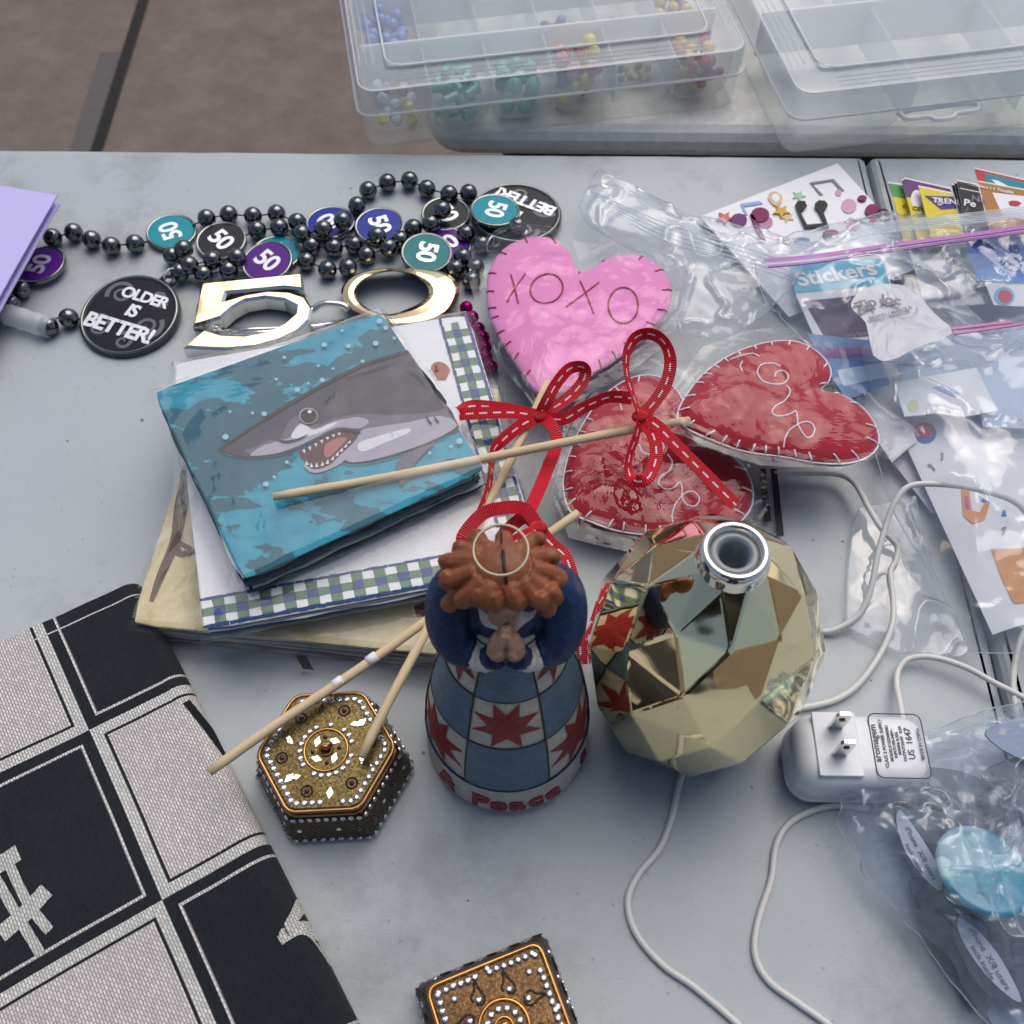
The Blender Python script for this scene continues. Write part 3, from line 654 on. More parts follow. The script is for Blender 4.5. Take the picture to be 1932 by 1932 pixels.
def pack_film(t, C, ctr, z0, z1, seed, pad=.003, lift=.0030, top=True, amp=.0009):
    m = 26; per = []
    for i in range(4):
        a, b = C[i], C[(i+1) % 4]
        for j in range(m): per.append(a+(b-a)*(j/m))
    N = len(per); rings = []
    def put(s, z, am, pd):
        out = []
        for p in per:
            d = p-ctr; q = ctr+d*s+d.normalized()*pd
            c = 1.6*crumple(q.x*.5+q.y*.9, q.y*.5-q.x*.9, 34, seed)*1.+.3*crumple(q.x, q.y, 90, seed+3)
            out.append((q.x+am*.7*(fbm(q.x, q.y+z*3, 90, seed)), q.y+am*.7*(fbm(q.x+z*3, q.y, 90, seed+5)), z+am*c))
        rings.append(out)
    S = 22
    for k in range(1, S+1): put(k/S*.985, z1+lift, amp, 0)
    put(1., z1-.001, amp*.8, pad*.6)
    for k in range(1, 5): put(1., z1-(z1-z0)*k/5, amp*1.6, pad*(1+.4*k))
    put(1., z0+.0016, amp*.4, pad*3.2)
    v, f = loft(rings, cap=False); f.append(tuple(range(N)))
    return part('wrapper', (v, f), M['film'], t, smooth=False)
# -- bottom pack: parchment
def mat_parchment():
    t = NT('parchment_print'); co = t.co(); n1 = t.noise(26, 6, co, .65); n2 = t.noise(300, 3, co)
    c = t.ramp(n1, [(.28, (.38, .27, .10)), (.45, (.60, .50, .27)), (.6, (.72, .66, .44)), (.8, (.74, .70, .52))])
    return t.fin(t.bsdf(c, .8, 0, t.bump(t.ma('ADD', n2, t.noise(90, 3, co)), .5, .0008), .3))
M['parch'] = mat_parchment(); M['parch_edge'] = mat_paper('grey_paper_edge', (.26, .245, .21), .2, 200)
M['brown_ink'] = pm('brown_ink', (.11, .065, .045), .8, var=.3, vs=120)
def square_from(bl, dirn, side):
    d = Vector((dirn.x, dirn.y, 0)).normalized(); n = Vector((-d.y, d.x, 0))
    return [bl, bl+d*side, bl+d*side+n*side, bl+n*side]
zb = .020
bl = ZN(-22, 1548, zb); br = ZN(1420, 1690, zb); dirn = br-bl; SB = .168
left_dir = ZN(210, 830, zb)-bl
C = square_from(bl, dirn, SB); C[3] = bl+left_dir.normalized()*SB; C[2] = C[1]+left_dir.normalized()*SB
pk1, C1, c1 = napkin_pack('napkin_pack', 'wrapped parchment coloured napkins with a brown branch print, bottom of the stack', C, .0006, zb, 10, M['parch_edge'], M['parch'], 3, .0022, mat_paper('pale_paper_edge', (.60, .57, .50), .2, 200))
def decal(name, pts, z, mt, par, fan=None):
    """flat print laid on a level top"""
    V = [Vector((p.x, p.y, z)) for p in pts]
    return part(name, (V, [tuple(range(len(V)))]), mt, par)
def brush(name, pts, ws, z, mt, par):
    pts = catmull(pts, 6); V, F = [], []; N = len(pts)
    for i, p in enumerate(pts):
        tn = (pts[min(i+1, N-1)]-pts[max(i-1, 0)]).normalized(); s = Vector((-tn.y, tn.x, 0))
        f = i/(N-1)*(len(ws)-1); k = min(int(f), len(ws)-2); wd = ws[k]+(ws[k+1]-ws[k])*(f-k)
        V += [Vector((p.x, p.y, z))-s*wd, Vector((p.x, p.y, z))+s*wd]
    for i in range(N-1): F.append((2*i, 2*i+1, 2*i+3, 2*i+2))
    return part(name, (V, F), mt, par)
zi = zb+.0003
brush('printed_branch', [ZN(255, 820, zi), ZN(215, 1000, zi), ZN(190, 1150, zi), ZN(120, 1320, zi), ZN(75, 1440, zi)], [.004, .0035, .0028, .0022, .001], zi, M['brown_ink'], pk1)
brush('printed_branch', [ZN(185, 1165, zi), ZN(215, 1215, zi), ZN(290, 1200, zi)], [.002, .0018, .001], zi+.0001, M['brown_ink'], pk1)
brush('printed_branch', [ZN(200, 1160, zi), ZN(260, 1190, zi), ZN(300, 1230, zi)], [.0012, .001, .0006], zi+.0002, M['brown_ink'], pk1)
brush('printed_branch', [ZN(1330, 1490, zi), ZN(1380, 1480, zi), ZN(1430, 1470, zi)], [.003, .004, .002], zi, pm('maroon_ink', (.16, .02, .03), .8), pk1)
M['tape'] = pm('black_tape', (.012, .012, .012), .45)
nn = Vector((dirn.y, -dirn.x, 0)).normalized(); dd_ = (C1[1]-C1[0]).normalized(); e0 = C1[0]+dd_*(ZN(760, 1640, zb)-C1[0]).dot(dd_)
part('tape_mark', ([e0+nn*.0062+Vector((0, 0, .0165)), e0+dd_*.0055+nn*.0062+Vector((0, 0, .0165)), e0+dd_*.0075+nn*.0075+Vector((0, 0, .002)), e0+dd_*.002+nn*.0075+Vector((0, 0, .002))], [(0, 1, 2, 3)]), M['tape'], pk1)
pack_film(pk1, C1, c1, .0006, zb, 2.2, amp=.0008)
# -- middle pack: white with gingham border
zg0, zg = .0222, .0375
C = [ZN(325, 1580, zg), ZN(1945, 1280, zg), ZN(1580, 75, zg), ZN(180, 310, zg)]
e1 = C[1]-C[0]; e2 = C[3]-C[0]; SG = (e1.length+e2.length+(C[2]-C[1]).length+(C[2]-C[3]).length)/4
M['napwhite'] = mat_paper('white_tissue', (.74, .76, .78), .03, 520, .85, .6); M['napedge'] = mat_paper('bluish_tissue_edges', (.22, .25, .31), .25, 220)
pk2, C2, c2 = napkin_pack('napkin_pack', 'wrapped white napkins with a blue and green gingham border, middle of the stack', C, zg0, zg, 11, M['napedge'], M['napwhite'], 5, .0022, M['napwhite'])
M['g_blue'] = pm('gingham_blue', (.022, .06, .24), .8, var=.3, vs=300); M['g_green'] = pm('gingham_green', (.10, .20, .11), .8, var=.35, vs=300); M['g_white'] = pm('gingham_white', (.74, .77, .77), .8, var=.06); M['g_line'] = pm('navy_line', (.02, .055, .20), .8, var=.3)
def gingham(par, p0, p1, inward, z, nrow=3, sz=.0056):
    d = (p1-p0); L = d.length; d.normalize(); n = inward.normalized(); V, F, MI = [], [], []
    cols = int(L/sz)
    def quad(a0, a1, b0, b1, m, dz=0.):
        k = len(V); w_ = .0003
        for a, b in ((a0, b0), (a1, b0), (a1, b1), (a0, b1)):
            p = p0+d*(a+rnd.uniform(-w_, w_))+n*(b+rnd.uniform(-w_, w_)); V.append(Vector((p.x, p.y, z+dz)))
        F.append((k, k+1, k+2, k+3)); MI.append(m)
    for i in range(cols):
        for j in range(nrow):
            m = 2 if (i % 2 == 0 and j % 2 == 0) else (0 if (i % 2 == 1 and j % 2 == 1) else 1)
            quad(i*sz, (i+1)*sz, .0022+j*sz*.82, .0022+(j+1)*sz*.82, m, .0001)
    for b0, b1 in ((.0006, .0024), (.0022+nrow*sz*.82-.0002, .0022+nrow*sz*.82+.0013)):
        for i in range(40): quad(L*i/40, L*(i+1)/40, b0, b1, 3, .0002)
    part('gingham_border', (V, F), [M['g_blue'], M['g_green'], M['g_white'], M['g_line']], par, mi=MI, fix=False)
gingham(pk2, C2[0], C2[1], e2, zg+.0002); gingham(pk2, C2[1]+e2*.16, C2[2], -e1, zg+.0002)
brush('printed_leaf', [ZN(1410, 345, zg), ZN(1435, 330, zg), ZN(1455, 350, zg), ZN(1455, 390, zg)], [.001, .004, .005, .002], zg+.0003, pm('rust_ink', (.33, .10, .05), .8, var=.3), pk2)
pack_film(pk2, C2, c2, zg0, zg, 4.1, amp=.0008)
# -- top pack: shark
zs0, zs = .0395, .055
C = [ZN(515, 1345, zs), ZN(1665, 815, zs), ZN(1165, 62, zs), ZN(85, 445, zs)]
def mat_water():
    t = NT('printed_water'); co = t.co()
    mp = t.n('Mapping', Vector=co, Rotation=(0, 0, .35), Scale=(1, 1.9, 1))
    n1 = t.noise(24, 5, mp, .62); n2 = t.noise(60, 3, mp, .5); n3 = t.noise(500, 2, co)
    base = t.ramp(t.noise(14, 4, co), [(.3, (.012, .085, .125)), (.7, (.03, .135, .185))])
    lit = t.ramp(t.ma('ADD', n1, t.ma('MULTIPLY', t.ma('SUBTRACT', n2, .5), .35)), [(.525, 0.), (.54, 1.)])
    c = t.mix(lit, base, t.ramp(n2, [(.3, (.010, .22, .32)), (.7, (.03, .31, .42))]))
    dk = t.ramp(t.noise(30, 3, mp, .5, 0), [(.28, .6), (.33, 0.)])
    c = t.mix(dk, c, (.008, .065, .085))
    return t.fin(t.bsdf(c, .7, 0, t.bump(n3, .4, .0006), .3))
M['water'] = mat_water(); M['teal_edge'] = mat_paper('teal_paper_edges', (.03, .065, .075), .45, 160)
pk3, C3, c3 = napkin_pack('napkin_pack', 'wrapped teal napkins printed with an open-mouthed shark, top of the stack', C, zs0, zs, 10, M['teal_edge'], M['water'], 8, .0030, mat_paper('pale_teal_edges', (.58, .66, .68), .2, 160))
def ink(nm, a, b, sc_=90):
    t = NT(nm); co = t.co(); n1 = t.noise(sc_, 5, co, .7); n2 = t.noise(1500, 2, co)
    return t.fin(t.bsdf(t.mix(t.ma('ADD', t.ma('MULTIPLY', n1, .7), t.ma('MULTIPLY', n2, .3)), a, b), .7, 0, t.bump(t.noise(500, 2, co), .4, .0006), .3))
M['s_dark'] = ink('shark_back_ink', (.030, .027, .042), (.085, .075, .10)); M['s_mid'] = ink('shark_side_ink', (.09, .085, .115), (.16, .15, .19)); M['s_light'] = ink('shark_belly_ink', (.24, .225, .29), (.44, .42, .48)); M['s_white'] = ink('shark_white_ink', (.55, .54, .58), (.72, .71, .74))
M['s_mouth'] = ink('mouth_ink', (.06, .02, .02), (.13, .05, .04)); M['s_tongue'] = ink('tongue_ink', (.30, .10, .09), (.42, .17, .14)); M['s_line'] = ink('outline_ink', (.012, .012, .016), (.03, .03, .035)); M['bubble'] = ink('bubble_ink', (.20, .42, .52), (.33, .56, .63))
zk = [zs+.0002]
def D(name, pts, mt, smooth_n=4):
    zk[0] += .00003; pl = catmull([(x, y, 0) for x, y in pts], smooth_n, True) if smooth_n else [Vector((x, y, 0)) for x, y in pts]
    return decal(name, [ZN(p.x, p.y, zk[0]) for p in pl], zk[0], mt, pk3)
def Ln(pts, ws, mt=None):
    zk[0] += .00003; return brush('printed_line', [ZN(x, y, zk[0]) for x, y in pts], ws, zk[0], mt or M['s_line'], pk3)
body = [(395, 720), (560, 612), (700, 522), (830, 447), (960, 378), (1100, 312), (1298, 250), (1420, 430), (1538, 612), (1400, 690), (1200, 758), (1050, 785), (985, 775), (1045, 700), (1070, 640), (960, 628), (830, 690), (760, 722), (650, 746), (550, 752), (470, 745)]
D('printed_shark_back', body, M['s_dark'], 0)
D('printed_shark_side', [(560, 640), (700, 560), (870, 480), (1020, 420), (1240, 350), (1360, 345), (1420, 430), (1530, 598), (1400, 660), (1220, 640), (1060, 625), (960, 615), (830, 680), (700, 720), (600, 735), (520, 730)], M['s_mid'], 3)
D('printed_shark_back', [(470, 690), (620, 600), (790, 505), (1000, 410), (1250, 320), (1380, 380), (1480, 520), (1250, 555), (1060, 550), (930, 580), (870, 600), (780, 560), (720, 600), (690, 665), (620, 680), (560, 712), (480, 725)], M['s_dark'], 4)
D('printed_shark_belly', [(545, 748), (600, 705), (680, 680), (735, 660), (765, 610), (800, 592), (850, 622), (940, 588), (1060, 566), (1110, 588), (1060, 620), (960, 616), (880, 650), (800, 692), (700, 730), (620, 746)], M['s_light'], 4)
D('printed_shark_belly', [(1070, 632), (1150, 612), (1300, 590), (1450, 560), (1530, 606), (1400, 682), (1200, 750), (1060, 780), (1000, 768), (1045, 700)], M['s_light'], 3)
D('printed_shark_white', [(740, 655), (770, 612), (800, 598), (845, 628), (920, 600), (960, 592), (900, 630), (830, 655), (770, 668)], M['s_white'], 4)
D('printed_shark_white', [(1060, 690), (1160, 655), (1290, 620), (1300, 640), (1180, 690), (1080, 730)], M['s_white'], 4)
D('printed_mouth', [(775, 735), (850, 695), (940, 642), (1040, 640), (1045, 690), (995, 740), (940, 795), (870, 822), (818, 812), (812, 780)], M['s_mouth'], 4)
D('printed_tongue', [(898, 742), (905, 695), (955, 668), (1005, 668), (965, 715), (915, 758)], M['s_tongue'], 4)
D('printed_jaw', [(1072, 642), (1048, 702), (1000, 768), (930, 812), (850, 832), (806, 808), (806, 790), (850, 815), (920, 795), (980, 740), (1035, 690)], M['s_light'], 3)
for (x, y, dx, dy) in ((800, 722, 4, 18), (828, 708, 4, 18), (856, 692, 4, 16), (884, 676, 4, 16), (912, 662, 3, 14), (940, 650, 3, 13), (968, 642, 2, 12), (818, 795, -8, -22), (838, 806, -4, -24), (862, 806, 0, -26), (888, 800, 2, -26), (912, 790, 4, -26), (936, 772, 6, -24), (958, 752, 6, -24), (978, 732, 6, -22), (998, 712, 6, -20), (1016, 692, 5, -18)):
    D('printed_tooth', [(x-9, y), (x+9, y-3), (x+dx, y+dy)], M['s_white'], 0)
Ln([(395, 720), (560, 611), (700, 521), (830, 446), (960, 377), (1100, 311), (1296, 252)], [.0003, .0011, .0011, .0009])
Ln([(395, 722), (470, 747), (550, 754), (650, 748), (760, 724), (830, 692), (960, 630), (1070, 640)], [.0004, .0005, .0005, .0006])
Ln([(665, 668), (710, 682), (770, 672), (820, 648)], [.0002, .0006, .0006, .0002])
Ln([(985, 778), (1050, 788), (1200, 760), (1400, 692), (1538, 615)], [.0004, .0005, .0004])
for pts in ([(1290, 345), (1340, 370), (1390, 440)], [(1380, 560), (1400, 590), (1410, 600)], [(1420, 560), (1435, 585), (1445, 590)], [(1000, 380), (1100, 350), (1250, 300)], [(1350, 330), (1420, 420), (1440, 500)]): Ln(pts, [.0002, .0006, .0002])
D('printed_fin', [(1240, 800), (1265, 755), (1330, 720), (1425, 690), (1370, 740), (1320, 800), (1275, 880), (1255, 885)], M['s_mid'], 3)
def circ(x, y, r, mt, nm='printed_bubble', sy=.86):
    zk[0] += .00003; return decal(nm, [ZN(x+r*math.cos(a*math.pi/8), y+r*sy*math.sin(a*math.pi/8), zk[0]) for a in range(16)], zk[0], mt, pk3)
circ(822, 560, 45, M['s_light'], 'printed_eye'); circ(823, 561, 40, M['s_line'], 'printed_eye'); circ(823, 561, 34, ink('eye_ink', (.004, .004, .006), (.012, .012, .016)), 'printed_eye'); circ(828, 540, 10, M['s_white'], 'printed_eye')
for (x, y, r) in ((1160, 110, 14), (1190, 142, 11), (1142, 215, 14), (982, 155, 8), (898, 222, 13), (1012, 228, 12), (708, 282, 9), (770, 436, 13), (888, 390, 12), (822, 404, 7), (612, 550, 13), (556, 546, 8), (428, 660, 15), (450, 540, 7), (670, 385, 8), (620, 884, 14), (1220, 640, 6), (660, 850, 8), (720, 780, 9), (1540, 680, 16), (1500, 705, 8), (1400, 735, 8), (1080, 300, 9), (870, 322, 6), (940, 335, 6), (1230, 190, 8)):
    circ(x, y, r, M['bubble'])
pack_film(pk3, C3, c3, zs0, zs, 7.7, amp=.0008)
# ================================================================ felt hearts on sticks
ZH, ZK, ZF = ZM(1300, 640, 1.38), ZM(1380, 1250, 4.293), ZM(1180, 1520, 2.077)
def mat_felt(nm, col):
    t = NT(nm); co = t.co(); n1 = t.noise(700, 3, co, .8); n2 = t.noise(60, 4, co)
    c = t.mix(n2, tuple(x*.88 for x in col), tuple(min(1, x*1.1) for x in col))
    return t.fin(t.bsdf(c, .9, 0, t.bump(n1, .5, .0008), .2, Sheen_Weight=.3))
M['pinkfelt'] = mat_felt('pink_felt', (.80, .25, .54)); M['redfelt'] = mat_felt('red_felt', (.36, .002, .012))
M['thread_red'] = pm('dark_red_thread', (.36, .012, .02), .7); M['thread_white'] = pm('white_thread', (.82, .8, .82), .7, var=.05)
def mat_wood():
    t = NT('birch_stick'); co = t.co()
    mp = t.n('Mapping', Vector=t.co('UV'), Scale=(6, .35, 1))
    n1 = t.noise(60, 5, mp, .65)
    c = t.ramp(n1, [(.3, (.50, .34, .17)), (.5, (.70, .55, .33)), (.7, (.78, .66, .44))])
    return t.fin(t.bsdf(c, .6, 0, t.bump(n1, .3, .0006), .35))
M['wood'] = mat_wood()
def mat_ribbon():
    t = NT('red_grosgrain_ribbon'); u, v = t.uvxy()
    rib = t.ma('SINE', t.ma('MULTIPLY', v, 2*math.pi/.0011))
    dash = t.ma('MULTIPLY', t.ma('LESS_THAN', t.ma('ABSOLUTE', t.ma('SUBTRACT', u, .5)), .065), t.ma('LESS_THAN', t.ma('FRACT', t.ma('DIVIDE', v, .0072)), .58))
    red = t.mix(t.ma('MULTIPLY_ADD', rib, .5, .5), (.50, .002, .010), (.78, .006, .024))
    c = t.mix(dash, red, (.85, .80, .80))
    return t.fin(t.bsdf(c, .5, 0, t.bump(rib, .5, .0005), .4))
M['ribbon'] = mat_ribbon()
M['cello'] = film('cellophane', haze=.008, rough=.03, boost=.9)
def stick(par, a, b, r=.0023):
    a, b = Vector(a), Vector(b); n = 24; pts = [a+(b-a)*k/n+Vector((0, 0, .0009*math.sin(k*.33+a.x*90)))+Vector((.0006*math.sin(k*.5+a.y*70), 0, 0)) for k in range(n+1)]
    v, f = tube(pts, [r*.86]+[r]*(n-1)+[r*.92], 12); L = (b-a).length
    uv = [(k/12, L*i/n) for i in range(n+1) for k in range(12)]
    return part('stick', (v, f), M['wood'], par, smooth=True, uv=uv)
def ribbon(par, pts, nrm, wd=.0066, n=7, name='ribbon', plain=False):
    """strip along pts; nrm: one surface normal per control point (or one for all)"""
    pts = [Vector(p) for p in pts]; c = catmull(pts, n)
    nr = [Vector(q) for q in nrm] if isinstance(nrm[0], (tuple, list, Vector)) else [Vector(nrm)]*len(pts)
    nn = catmull(nr, n); V, F, UV = [], [], []; s = 0
    for i, p in enumerate(c):
        tn = (c[min(i+1, len(c)-1)]-c[max(i-1, 0)]).normalized(); q = nn[i].normalized(); w_ = tn.cross(q)
        w_ = w_.normalized()*wd/2 if w_.length > 1e-6 else Vector((wd/2, 0, 0))
        m_ = w_.cross(tn).normalized()*.00018
        if i: s += (c[i]-c[i-1]).length
        V += [p-w_+m_, p+m_, p+w_+m_, p-w_-m_, p-m_, p+w_-m_]; UV += [(0, s), (.2 if plain else .5, s), (.4 if plain else 1, s)]*2
    for i in range(len(c)-1):
        a, b = 6*i, 6*i+6
        F += [(a, a+1, b+1, b), (a+1, a+2, b+2, b+1), (a+3, b+3, b+4, a+4), (a+4, b+4, b+5, a+5), (a, b, b+3, a+3), (a+2, a+5, b+5, b+2)]
    return part(name, (V, F), M['ribbon'], par, uv=UV, smooth=False, fix=False)
def knot(par, c, r=.0042):
    v, f = sphere(c, r, (1.1, .85, .8), 12, 8)
    return part('knot', (v, f), M['ribbon'], par, smooth=True, uv=[(0.1, i*.0003) for i in range(len(v))])
def radial_w(poly, c, a):
    d = (math.cos(a), math.sin(a)); best = 0
    for i in range(len(poly)):
        p, q = poly[i-1], poly[i]; den = d[0]*(q.y-p.y)-d[1]*(q.x-p.x)
        if abs(den) < 1e-12: continue
        t = ((p.x-c.x)*(q.y-p.y)-(p.y-c.y)*(q.x-p.x))/den; s = ((p.x-c.x)*d[1]-(p.y-c.y)*d[0])/den
        if t > 0 and -1e-6 <= s <= 1+1e-6: best = max(best, t)
    return best
class Heart:
    def __init__(s, name, label, tone, out, ctr, plane, th, group=None):
        """plane: (z at ctr, dz/dx, dz/dy) of the heart's mid-plane"""
        s.z0, s.gx, s.gy = plane
        c0 = ZH(*ctr, s.z0); s.c = Vector((c0.x, c0.y, s.z0))
        s.poly = []
        for p in catmull([(x, y, 0) for x, y in out], 5, True):
            z = s.z0
            for _ in range(4):
                w_ = ZH(p.x, p.y, z); z = s.zp(w_.x, w_.y)
            s.poly.append(Vector((w_.x, w_.y, z)))
        s.th = th; s.t = thing(name, label, 'heart ornament', tuple(s.c), 0, group)
        N = 96; s.N = N; s.rad = [radial_w(s.poly, s.c, 2*math.pi*k/N) for k in range(N)]
        rings = []
        S = [.06, .25, .45, .62, .76, .86, .93, .975, 1.]
        for q in S: rings.append([s.at(2*math.pi*k/N, q, 1) for k in range(N)])
        for q in S[:-1][::-1]: rings.append([s.at(2*math.pi*k/N, q, -1) for k in range(N)])
        s.body = part('felt_heart', loft(rings), tone, s.t, smooth=True)
    def zp(s, x, y): return s.z0+s.gx*(x-s.c.x)+s.gy*(y-s.c.y)
    def R(s, a):
        k = (a/(2*math.pi)*s.N) % s.N; i = int(k); f = k-i; return s.rad[i % s.N]*(1-f)+s.rad[(i+1) % s.N]*f
    def hgt(s, q): return s.th*math.sqrt(max(0, 1-min(q, 1)**2.6))
    def at(s, a, q, side=1, off=0.):
        r = s.R(a)*q; x, y = s.c.x+r*math.cos(a), s.c.y+r*math.sin(a)
        return Vector((x, y, s.zp(x, y)+side*(s.hgt(q)+.0008)+off))
    def on(s, zx, zy, off=.0005):
        """the point of the top felt seen at (zx, zy)"""
        z = s.z0+s.th
        for _ in range(5):
            w_ = ZH(zx, zy, z); dx, dy = w_.x-s.c.x, w_.y-s.c.y; a = math.atan2(dy, dx) % (2*math.pi)
            q = math.hypot(dx, dy)/s.R(a); z = s.zp(w_.x, w_.y)+s.hgt(q)+.0008
        return Vector((w_.x, w_.y, z+off))
    def edge_stitches(s, n, mt, ln=.13, edge=False):
        for k in range(n):
            a = 2*math.pi*(k+.3)/n + rnd.uniform(-.03, .03); skew = rnd.uniform(-.03, .03)
            part('stitch', tube([s.at(a+skew*f, 1-ln*f, 1, .0004) for f in (0, .35, .7, 1.)], .0005, 5), mt, s.body, smooth=True)
        if edge:
            part('edge_thread', tube([s.at(2*math.pi*k/96, 1.0, 0, .0) + Vector((0, 0, .0012)) for k in range(96)], .0005, 5, True), mt, s.body, smooth=True)
    def thread(s, pts, mt, r=.00045, dash=None, name='embroidery'):
        c = catmull([(x, y, 0) for x, y in pts], 8)
        p3 = [s.on(p.x, p.y) for p in c]
        if not dash: part(name, tube(p3, r, 5), mt, s.body, smooth=True); return
        # beads of thread: thick-thin chain of running stitches
        dd = [0]
        for i in range(1, len(p3)): dd.append(dd[-1]+(p3[i]-p3[i-1]).length)
        fine = catmull(p3, 5); L = 0; rr = []
        for i, p in enumerate(fine):
            if i: L += (fine[i]-fine[i-1]).length
            rr.append(r*(.35+.75*abs(math.sin(math.pi*L/dash))))
        part(name, tube(fine, rr, 6), mt, s.body, smooth=True)
    def wrap(s, out, seed, pad=.0018, amp=.0032, zedge=.004):
        poly = []
        for x, y in out:
            z = s.z0
            for _ in range(4):
                w_ = ZH(x, y, z); z = s.zp(w_.x, w_.y)
            poly.append(Vector((w_.x, w_.y, z)))
        N = 120; rings = []; S = 34
        ro = [radial_w(poly, s.c, 2*math.pi*k/N) for k in range(N)]
        for i in range(1, S+1):
            g = []
            for k in range(N):
                a = 2*math.pi*k/N; r = ro[k]*i/S; q = r/s.R(a); x, y = s.c.x+r*math.cos(a), s.c.y+r*math.sin(a)
                h = s.hgt(q) if q < 1 else 0
                sl = min(1, max(0, 1.45-q)/.45)**1.3*.003     # film drapes softly off the edge
                cr = crumple(x, y, 26, seed)*1.9+crumple(x, y, 64, seed+2)*.6
                z = s.zp(x, y)+max(h+pad, sl)+amp*cr*(1 if q < 1.1 else .8)
                g.append((x, y, max(z, .0012)))
            rings.append(g)
        v, f = loft(rings, cap=False); f.append(tuple(range(N)))
        return part('cellophane_wrapper', (v, f), M['cello'], s.t, smooth=False)
    def flare(s, k, pts, seed, n=26, rise=.006):
        """pleated skirt of film beyond the knot"""
        pts = catmull(pts, 8); m = len(pts); V, F = [], []; J = 8
        for i, p in enumerate(pts):
            for j in range(J+1):
                f = j/J; q = k+(p-k)*f
                zz = rise*math.sin(i*2.1+seed)*f*.6 + .0025*fbm(q.x, q.y, 120, seed)
                V.append(Vector((q.x, q.y, max(q.z+zz, .001))))
        for i in range(m-1):
            for j in range(J): F.append((i*(J+1)+j, i*(J+1)+j+1, (i+1)*(J+1)+j+1, (i+1)*(J+1)+j))
        part('cellophane_gather', (V, F), M['cello'], s.t, smooth=False)
UPN = (0, -.45, 1)
# ---- middle red heart (lowest)
h2 = Heart('heart_pop', 'dark red felt heart under the crossing stick, lowest of the three hearts', M['redfelt'],
           [(528, 1205), (500, 1100), (520, 985), (575, 860), (660, 740), (770, 665), (880, 655), (965, 715), (1010, 820), (1045, 935), (1130, 955), (1220, 1010), (1268, 1095), (1265, 1190), (1190, 1270), (1050, 1305), (880, 1305), (720, 1285), (605, 1245)],
           (820, 1050), (.018, -.10, -.02), .0062)
h2.edge_stitches(26, M['thread_white'], .11, True)
h2.thread([(740, 790), (735, 760), (760, 740), (785, 745)], M['thread_white'], .0005, .0016)
h2.thread([(810, 930), (830, 965), (880, 970), (910, 945), (905, 925)], M['thread_white'], .0005, .0016)
h2.thread([(925, 970), (945, 1000), (935, 1035), (900, 1060), (890, 1090), (915, 1112), (950, 1108), (975, 1085), (985, 1110), (985, 1145), (1005, 1175), (1040, 1180), (1055, 1150), (1030, 1122), (995, 1130), (960, 1170), (945, 1215), (948, 1250)], M['thread_white'], .0005, .0016)
stick(h2.t, ZM(600, 1900, 2.76)(55, 1055, .0375), ZH(560, 1210, .0425))
B0, B1 = ZM(600, 1900, 2.76)(55, 1055, .0375), ZH(560, 1210, .0425)
M['tape_white'] = pm('white_tape', (.8, .8, .83), .45, var=.05)
for f0 in (.305, .395):
    part('tape_band', tube([B0+(B1-B0)*(f0+d) for d in (0, .012, .024)], .00252, 12), M['tape_white'], h2.t, smooth=True)
h2.wrap([(500, 1260), (440, 1130), (480, 930), (560, 760), (680, 640), (860, 600), (1020, 660), (1120, 860), (1330, 960), (1420, 1080), (1300, 1250), (1150, 1400), (850, 1400), (620, 1360), (520, 1330)], 3.3)
K3 = ZK(900, 1320, .050)
knot(h2.t, K3)
ribbon(h2.t, [K3, ZK(720, 1090, .056), ZK(450, 1075, .058), ZK(180, 1160, .054), ZK(-60, 1450, .047), ZK(40, 1560, .045)], UPN, plain=True)
ribbon(h2.t, [K3, ZK(740, 1190, .051), ZK(580, 1290, .049), ZK(440, 1450, .046), ZK(500, 1560, .045)], [(0, -.4, 1), (.4, -.4, 1), (.6, -.2, 1), (.5, 0, 1), (.5, 0, 1)], plain=True)
ribbon(h2.t, [K3, ZK(800, 1400, .053), ZK(640, 1480, .052), ZK(520, 1560, .048)], UPN)
ribbon(h2.t, [K3, ZF(920, 170, .046), ZF(1015, 255, .042), ZF(1060, 385, .037), ZF(1090, 560, .030), ZF(1105, 750, .022), ZF(1112, 918, .014)], [(0, -.4, 1), (.2, -.5, 1), (.55, -.5, 1), (.35, -.4, 1), (0, -.4, 1), (0, -.4, 1), (0, -.5, 1)], .0068)
# ---- pink heart
h1 = Heart('heart_pop', 'pink felt heart stitched XOXO on a stick, tied with a red bow', M['pinkfelt'],
           [(405, 735), (330, 640), (250, 520), (205, 420), (188, 320), (205, 210), (270, 125), (380, 85), (470, 100), (535, 165), (560, 232), (610, 222), (680, 178), (760, 160), (850, 175), (915, 230), (943, 305), (925, 390), (860, 465), (760, 555), (640, 635), (510, 715)],
           (520, 410), (.024, .02, -.13), .0062)
h1.edge_stitches(24, M['thread_red'], .10)
h1.thread([(287, 235), (303, 290), (318, 355)], M['thread_red'], .00055, .0022); h1.thread([(348, 232), (300, 300), (272, 350)], M['thread_red'], .00055, .0022)
def ell(cx, cyy, rx, ry, rot=0.): return [(cx+rx*math.cos(a)*math.cos(rot)-ry*math.sin(a)*math.sin(rot), cyy+rx*math.cos(a)*math.sin(rot)+ry*math.sin(a)*math.cos(rot)) for a in [2*math.pi*k/12 for k in range(13)]]
h1.thread(ell(434, 295, 68, 58, -.4), M['thread_red'], .0006, .002)
h1.thread([(570, 262), (600, 330), (625, 395)], M['thread_red'], .00055, .0022); h1.thread([(648, 268), (580, 320), (512, 370)], M['thread_red'], .00055, .0022)
h1.thread(ell(746, 363, 61, 73, 0), M['thread_red'], .0006, .002)
sA, sB = ZM(600, 1900, 2.76)(1300, 930, .0385), ZH(412, 735, .0425)
